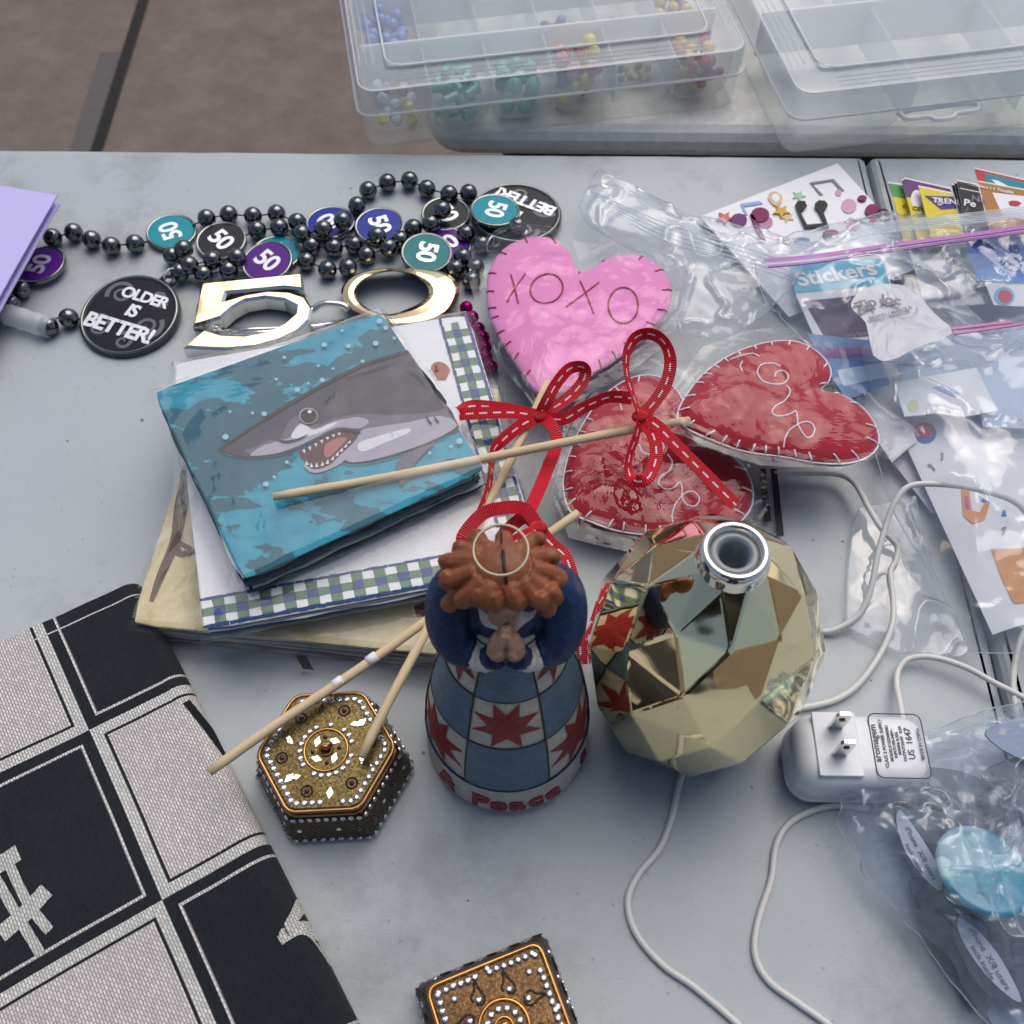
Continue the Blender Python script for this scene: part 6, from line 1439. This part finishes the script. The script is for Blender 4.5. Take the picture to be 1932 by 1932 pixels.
pw = sheet('printed_page', 'torn white page with blue smudges in the middle of the labelled clear bag', 'paper', pl2, [(1020, 1235), (1480, 1150), (1600, 1390), (1420, 1425), (1250, 1405), (1080, 1425)], M['wht'])
for o_, mt in (([(1240, 1255), (1300, 1245), (1390, 1290), (1360, 1310), (1290, 1280)], col('smudged_blue', (.35, .45, .68))), (oval(1130, 1360, 30, 34), col('lime_smudge', (.58, .66, .35)))): panel(pw, pl2, o_, mt, .0009)
pl4 = Plane(ZC, (1500, 1050), .018)
sheet('printed_page', 'pale blue page behind the torn page inside the labelled bag', 'paper', pl4, [(1040, 1120), (1330, 950), (1900, 900), (1950, 1500), (1520, 1480), (1450, 1180), (1060, 1230)], col('pale_blue_paper', (.42, .52, .68), .7))
pl6 = Plane(ZC, (700, 1020), .020)
pz = sheet('sticker_pack', 'blue pack with a magenta band lying between the red heart and the labelled bag', 'sticker pack', pl6, [(540, 960), (900, 1000), (1000, 1240), (760, 1330), (600, 1100)], col('mid_blue_card', (.16, .28, .52)))
panel(pz, pl6, [(620, 1040), (880, 1035), (900, 1075), (650, 1095)], col('magenta_band', (.36, .10, .32)), .0009); panel(pz, pl6, [(700, 1160), (960, 1120), (985, 1200), (740, 1250)], col('ice_blue_card', (.45, .58, .72)), .0009)
pl7 = Plane(ZC, (850, 1400), .012)
sheet('printed_page', 'blank white page edge beside the lower side of the red heart', 'paper', pl7, [(690, 1270), (1000, 1200), (1150, 1560), (1010, 1680), (930, 1560)], M['wht'])
pl8 = Plane(ZC, (1300, 1400), .005)
pb8 = sheet('printed_page', 'large pale page at the bottom of the pile under the labelled bag', 'paper', pl8, [(560, 1090), (1000, 1010), (1850, 880), (2000, 1960), (1230, 1960)], col('pale_lilac_paper', (.60, .62, .72), .7))
for o_, mt in (([(1180, 1480), (1420, 1440), (1470, 1560), (1230, 1600)], col('faded_pink_print', (.62, .40, .48))), ([(1500, 1250), (1700, 1220), (1760, 1420), (1560, 1450)], col('faded_green_print', (.42, .58, .48))), ([(1000, 1060), (1300, 1010), (1330, 1100), (1030, 1150)], col('faded_blue_print', (.30, .44, .66)))): panel(pb8, pl8, o_, mt, .0009)
bagB = thing('zip_bag', 'clear zip bag with a white brand label over the printed pages', 'plastic bag', tuple(ZV(600, 900)))
_, rim = film_sheet(bagB, 'film', ZV, [(40, 100), (260, -110), (420, -180), (780, -60), (1250, -160), (1500, 900), (1300, 1850), (700, 1790), (560, 1500), (250, 1000), (110, 480)], (700, 700), .042, .012, M['poly'], 33., .009, 22)
part('seam', tube(rim, .0004, 5, True), M['seam'], bagB, smooth=True)
strip(bagB, [ZC(1330, 935, .036), ZC(1500, 915, .038), ZC(1680, 895, .038)], .0018, M['zip_pink'], 'zip_track'); strip(bagB, [ZC(1360, 960, .036), ZC(1540, 935, .038), ZC(1850, 890, .037)], .0014, M['zip_pink'], 'zip_track')
plb = Plane(ZC, (1050, 900), .047, 0, .05)
lab = [(870, 705), (800, 760), (782, 820), (860, 905), (905, 1085), (1000, 1118), (1150, 1040), (1345, 962), (1240, 850), (1130, 722), (1000, 690)]
M['lab'] = mat_box('white_label_print', (.9, .9, .92), (.82, .84, .88), .75)
lb = part('printed_label', merge([loft([[plb(p.x, p.y)+Vector((0, 0, .0025*crumple(p.x*.0005, p.y*.0005, 40, 3.))) for p in [Vector((1030+(x-1030)*s, 880+(y-880)*s, 0)) for x, y in [(q_.x, q_.y) for q_ in catmull([(x, y, 0) for x, y in lab], 3, True)]]] for s in (.05, .2, .4, .6, .8, 1.)], cap=True)]), M['lab'], bagB)
M['taupe'] = pm('taupe_print', (.20, .17, .20), .5)
for (s, sz, x, y, x2, y2, b) in (('Zip', .0095, 866, 794, 926, 770, .03), ('loc', .0095, 1006, 770, 1066, 776, .03), ('BRAND / MARQUE', .0034, 1005, 842, 1080, 822, .02)):
    inst('lettering', text_mesh(s, sz, M['taupe'], .00003, sz*b, .95), lb, plb.frame(x, y, x2, y2, .0032))
# -- empty clear bag behind the pink heart
bagC = thing('clear_bag', 'empty clear bag lying flat behind the pink heart', 'plastic bag', tuple(ZD5(900, 600)))
_, rim = film_sheet(bagC, 'film', ZD5, [(145, 45), (110, 120), (20, 310), (80, 450), (560, 700), (700, 900), (780, 1280), (1200, 1330), (1590, 970), (1830, 610), (1300, 450), (1100, 395), (800, 335), (450, 170)], (1000, 650), .024, .014, M['poly'], 44., .005, 30)
part('seam', tube(rim, .00035, 5, True), M['seam'], bagC, smooth=True)
for k in range(5): strip(bagC, [ZD5(110+30*k, 170+34*k, .019), ZD5(700, 420+34*k, .026), ZD5(1250, 590+32*k, .026), ZD5(1700-20*k, 740+26*k, .022)], .0005, M['seam'], 'press_line')
# -- small empty bag under the crossing cords
bagS = thing('clear_bag', 'small crinkled clear bag under the crossing white cords', 'plastic bag', tuple(ZV(300, 1400)))
_, rim = film_sheet(bagS, 'film', ZV, [(75, 955), (30, 1090), (0, 1400), (-5, 1650), (300, 1800), (650, 1820), (690, 1780), (560, 1500), (440, 1150), (380, 920)], (320, 1400), .006, .003, M['poly'], 55., .003, 40)
part('seam', tube(rim, .00035, 5, True), M['seam'], bagS, smooth=True)
# -- black-edged clear sleeve beside the diffuser
slv = thing('clear_sleeve', 'clear sleeve with black edges between the red hearts and the diffuser', 'sleeve', tuple(ZH(1340, 1150)))
poly_slab('sleeve_film', [ZH(x, y, .003) for x, y in ((1180, 1020), (1390, 1040), (1400, 1300), (1200, 1320))], .0006, M['poly_clear'], slv)
for a_, b_ in (((1312, 1030), (1335, 1240)), ((1358, 1030), (1386, 1300))): strip(slv, [ZH(*a_, .0045), ZH(*b_, .0045)], .0035, M['c_blk'], 'black_edge')

# -- bag of phone grips, bottom right
M['grip_black'] = pm('matte_black_plastic', (.014, .015, .018), .42, var=.15)
def mat_marble():
    t = NT('teal_marble'); co = t.co(); w_ = t.noise(35, 5, co, .6); g = t.n('SeparateXYZ', o=1, Vector=co)
    f = t.ma('ADD', t.ma('MULTIPLY', g, -14.), t.ma('MULTIPLY', w_, 1.25))
    c = t.ramp(f, [(.28, (.42, .70, .62)), (.45, (.60, .80, .80)), (.58, (.04, .36, .42)), (.75, (.01, .22, .36)), (.95, (.05, .30, .55))])
    return t.fin(t.bsdf(c, .25, 0, None, .5, Coat_Weight=.5))
M['marble'] = mat_marble()
plg = Plane(ZD, (700, 900), .010)
def pack(label, out, white, txt):
    t = sheet('phone_grip_pack', label, 'phone grip pack', plg, out, M['grip_black'], .0010)
    if white:
        panel(t, plg, white, M['wht_card'], .0016, 'white_label')
        for (s, x, y, x2, y2, sz) in txt: words_on(t, plg, s, x, y, x2, y2, sz, M['c_grey'], .0020)
    return t
def cv(o_): return [(p.x, p.y) for p in catmull([(x, y, 0) for x, y in o_], 4, True)]
pack('upper black phone grip pack with a white lettered label in the cloudy bag', cv([(400, 480), (600, 430), (900, 500), (1060, 720), (1000, 980), (760, 1140), (600, 1110), (430, 800)]), cv([(432, 678), (530, 800), (630, 960), (705, 1120), (655, 1145), (560, 1060), (460, 910), (412, 750)]), [('iPhone  X/8 users', 553, 930, 590, 1000, .0034), ('look inside', 515, 960, 552, 1030, .0030)])
plg = Plane(ZD, (900, 1600), .016)
pack('lower black phone grip pack with a white lettered label in the cloudy bag', cv([(740, 1320), (1000, 1250), (1260, 1400), (1350, 1750), (1200, 1850), (1000, 1800), (820, 1600)]), cv([(788, 1312), (900, 1395), (1030, 1560), (1142, 1785), (1085, 1780), (950, 1660), (830, 1500), (772, 1370)]), [('iPhone  X/8 users', 955, 1545, 995, 1610, .0036), ('look inside', 915, 1570, 955, 1635, .0032)])
plg = Plane(ZD, (600, 1400), .006)
pack('black phone grip card lying under the others with a pale lower corner', cv([(480, 1090), (640, 1130), (900, 1350), (960, 1700), (860, 1840), (740, 1640), (600, 1420)]), None, [])
plg = Plane(ZD, (1000, 400), .014)
pack('black phone grip with a grey disc at the upper right of the cloudy bag', cv([(900, 470), (1080, 380), (1400, 300), (1500, 500), (1300, 640), (1050, 600)]), None, [])
mc = ZD(940, 1110, .030)
mv = thing('phone_grip', 'round teal and aqua marbled phone grip showing through the cloudy bag', 'phone grip', (mc.x, mc.y, .012))
rz_ = ZD(1205, 1110, .030).x-mc.x
part('marbled_disc', xf(lathe([(.001, .0158), (rz_*.9, .0158), (rz_*.985, .0166), (rz_, .018), (rz_*.985, .0192), (rz_*.9, .0198), (.001, .0200)], 48), Matrix.Translation((mc.x, mc.y, .012)) @ Matrix.Rotation(R(-18), 4, 'X') @ Matrix.Scale(1.12, 4, (0, 1, 0))), M['marble'], mv, smooth=True)
part('folding_stem', xf(lathe([(.012, .001), (.013, .004), (.010, .006), (.0115, .009), (.009, .0115), (.011, .0155)], 28), Matrix.Translation((mc.x, mc.y, .011))), M['grip_black'], mv, smooth=True)
poly_slab('grey_disc_card', [ZD(x, y, .020) for x, y in cv([(925, 240), (1060, 160), (1300, 140), (1400, 330), (1160, 390)])], .0012, col('grey_card', (.34, .40, .48)), None, 'plain grey card corner at the top right of the cloudy bag', 'card')
poly_slab('grey_disc_card', [ZD(x, y, .004) for x, y in cv([(950, 1840), (1160, 1790), (1300, 1950), (1100, 2050), (1000, 1980)])], .0012, col('pale_card', (.55, .60, .68)), None, 'pale card corner at the bottom right of the cloudy bag', 'card')
bagD = thing('clear_bag', 'cloudy blue-white bag of phone grips filling the bottom right corner', 'plastic bag', tuple(ZD(900, 1100)))
_, rim = film_sheet(bagD, 'film', ZD, [(1400, -60), (1158, 50), (880, 150), (620, 215), (380, 290), (240, 380), (130, 520), (62, 600), (30, 790), (110, 930), (200, 1080), (500, 1420), (700, 1700), (870, 1932), (1000, 2150), (1700, 2100), (1700, 600)], (900, 1000), .040, .007, M['poly_blue'], 66., .011, 19, creases=lambda x, y: .010*max(0, 1-3.5*abs(fbm(x, y, 13, 5.)))**2)
film_sheet(bagD, 'film', ZD, [(1400, 0), (880, 180), (400, 330), (150, 540), (80, 640), (60, 790), (220, 1070), (510, 1400), (700, 1660), (900, 1932), (1000, 2150), (1700, 2100), (1700, 600)], (900, 1050), .026, .004, M['poly_blue'], 71., .012, 26, 110, 24, creases=lambda x, y: .008*max(0, 1-3.5*abs(fbm(x, y, 17, 9.)))**2)
part('seam', tube(rim, .0004, 5, True), M['seam'], bagD, smooth=True)
# ================================================================ the person taking the picture, mirrored in the gold facets
M['skin'] = pm('skin', (.45, .27, .19), .5, var=.1, vs=40); M['coat'] = pm('dark_jacket', (.018, .02, .026), .8, var=.2, bump=.3, bs=200); M['jeans'] = pm('dark_trousers', (.025, .03, .05), .85, var=.2); M['hairdark'] = pm('dark_hair', (.03, .018, .012), .5, var=.3); M['shoe'] = pm('black_shoe', (.015, .015, .015), .5)
PX, PY, PZ = .03, -.46, -.74
per = thing('person', 'person in dark clothes holding a phone, seen only as a dark reflection in the diffuser', 'person', (PX, PY, PZ))
def pt(*p): return Vector((PX+p[0], PY+p[1]-.10*min(1, max(0, (.42-p[1])/.2)), PZ+p[2]))
def limb(pts, rs, n=12): c = catmull([pt(*p) for p in pts], 6); m = len(c); return tube(c, [rs[min(int(i/(m-1)*(len(rs)-1)), len(rs)-2)]+(rs[min(int(i/(m-1)*(len(rs)-1)), len(rs)-2)+1]-rs[min(int(i/(m-1)*(len(rs)-1)), len(rs)-2)])*((i/(m-1)*(len(rs)-1)) % 1 if i < m-1 else 1) for i in range(m)], n)
def sphp(p, r, s=(1, 1, 1)): q_ = pt(*p); return sphere(q_, r, s, 16, 12)
trunk = lambda g: [limb([(0, 0, .82), (0, .0, .95), (0, .01, 1.10), (0, .05, 1.26), (0, .09, 1.36)], [.145+g, .135+g, .145+g, .155+g, .09+g], 16), limb([(-.16, .07, 1.35), (0, .08, 1.37), (.16, .07, 1.35)], [.062+g, .075+g, .062+g])]
arms = lambda g: [limb([(s*.17, .07, 1.35), (s*.245, .15, 1.20), (s*.22, .28, 1.10)], [.060+g, .050+g, .044+g]) for s in (-1, 1)]+[limb([(s*.22, .28, 1.10), (s*.16, .36, 1.15), (s*.098, .415, 1.19)], [.044+g, .038+g, .026+g]) for s in (-1, 1)]
legs = lambda g: [limb([(s*.09, 0, .86), (s*.10, .01, .48), (s*.10, -.02, .08)], [.088+g, .058+g, .042+g]) for s in (-1, 1)]
hands = []
for s in (-1, 1):
    hands.append(limb([(s*.098, .415, 1.19), (s*.088, .425, 1.205), (s*.078, .432, 1.218)], [.024, .028, .022]))
    for k in range(4): hands.append(limb([(s*(.080-.004*k), .432-.010*k+.012, 1.222-.016*k+.01), (s*.062, .440-.010*k+.01, 1.236-.016*k), (s*.048, .430-.010*k+.01, 1.232-.016*k)], [.0095, .0085, .007], 8))
    hands.append(limb([(s*.086, .412, 1.205), (s*.070, .404, 1.215), (s*.052, .404, 1.222)], [.011, .009, .008], 8))
feet = [limb([(s*.10, -.05, .045), (s*.105, .06, .04), (s*.11, .15, .03)], [.042, .042, .032]) for s in (-1, 1)]
neck = [limb([(0, .085, 1.36), (0, .11, 1.43), (0, .135, 1.48)], [.056, .050, .05])]
head_ = [sphp((0, .15, 1.535), .085, (.9, 1.08, 1.25)), sphp((0, .215, 1.475), .042, (1, .9, .9)), sphp((0, .243, 1.525), .014, (.8, 1.1, 1.3)), sphp((-.08, .145, 1.53), .02, (.5, 1, 1.5)), sphp((.08, .145, 1.53), .02, (.5, 1, 1.5))]
part('body', blob(trunk(-.006)+arms(-.006)+legs(-.006)+hands+feet+neck+head_, .0055, 3), M['skin'], per, smooth=True)
part('jacket', blob(trunk(.008)+arms(.006), .010, 3), M['coat'], per, smooth=True)
part('trousers', blob(legs(.012)+[limb([(0, 0, .80), (0, 0, .93)], [.155, .150], 16)], .010, 3), M['jeans'], per, smooth=True)
for s in (-1, 1):
    part('shoe', blob([limb([(s*.10, -.055, .045), (s*.105, .06, .045), (s*.11, .16, .034)], [.048, .048, .036])], .008, 2), M['shoe'], per, smooth=True)
    part('eye', sphp((s*.032, .230, 1.545), .010, (1.2, .6, .6)), M['hairdark'], per, smooth=True)
part('mouth', limb([(-.024, .250, 1.482), (0, .256, 1.480), (.024, .250, 1.482)], [.003, .004, .003], 6), pm('lips', (.35, .12, .11), .5), per, smooth=True)
part('hair', blob([sphp((0, .135, 1.555), .095, (.95, 1.05, 1.2)), limb([(-.07, .10, 1.55), (-.085, .09, 1.45), (-.07, .08, 1.38)], [.04, .035, .02]), limb([(.07, .10, 1.55), (.085, .09, 1.45), (.07, .08, 1.38)], [.04, .035, .02]), limb([(0, .06, 1.55), (0, .05, 1.45), (0, .04, 1.36)], [.07, .06, .03])], .010, 2), M['hairdark'], per, smooth=True)
# the phone sits just behind the point the picture is taken from
Fv, Uv = Vector((0, CP, -SP)), Vector((0, SP, CP))
pc = Vector((0, 0, CAM_H)) - Fv*.0085 - Uv*.048 - Vector((.018, 0, 0))
ph = thing('smartphone', 'black smartphone held over the table by the person', 'phone', tuple(pc))
pmx = Matrix((Vector((1, 0, 0)), Uv, -Fv)).transposed().to_4x4(); pmx.translation = pc
part('body', xf(rbox(.072, .147, -.004, .004, .010, .0015), pmx), M['shoe'], ph)
part('screen', xf(rbox(.066, .140, .0041, .0045, .008, .0001), pmx), pm('dark_screen', (.02, .02, .022), .1), ph)
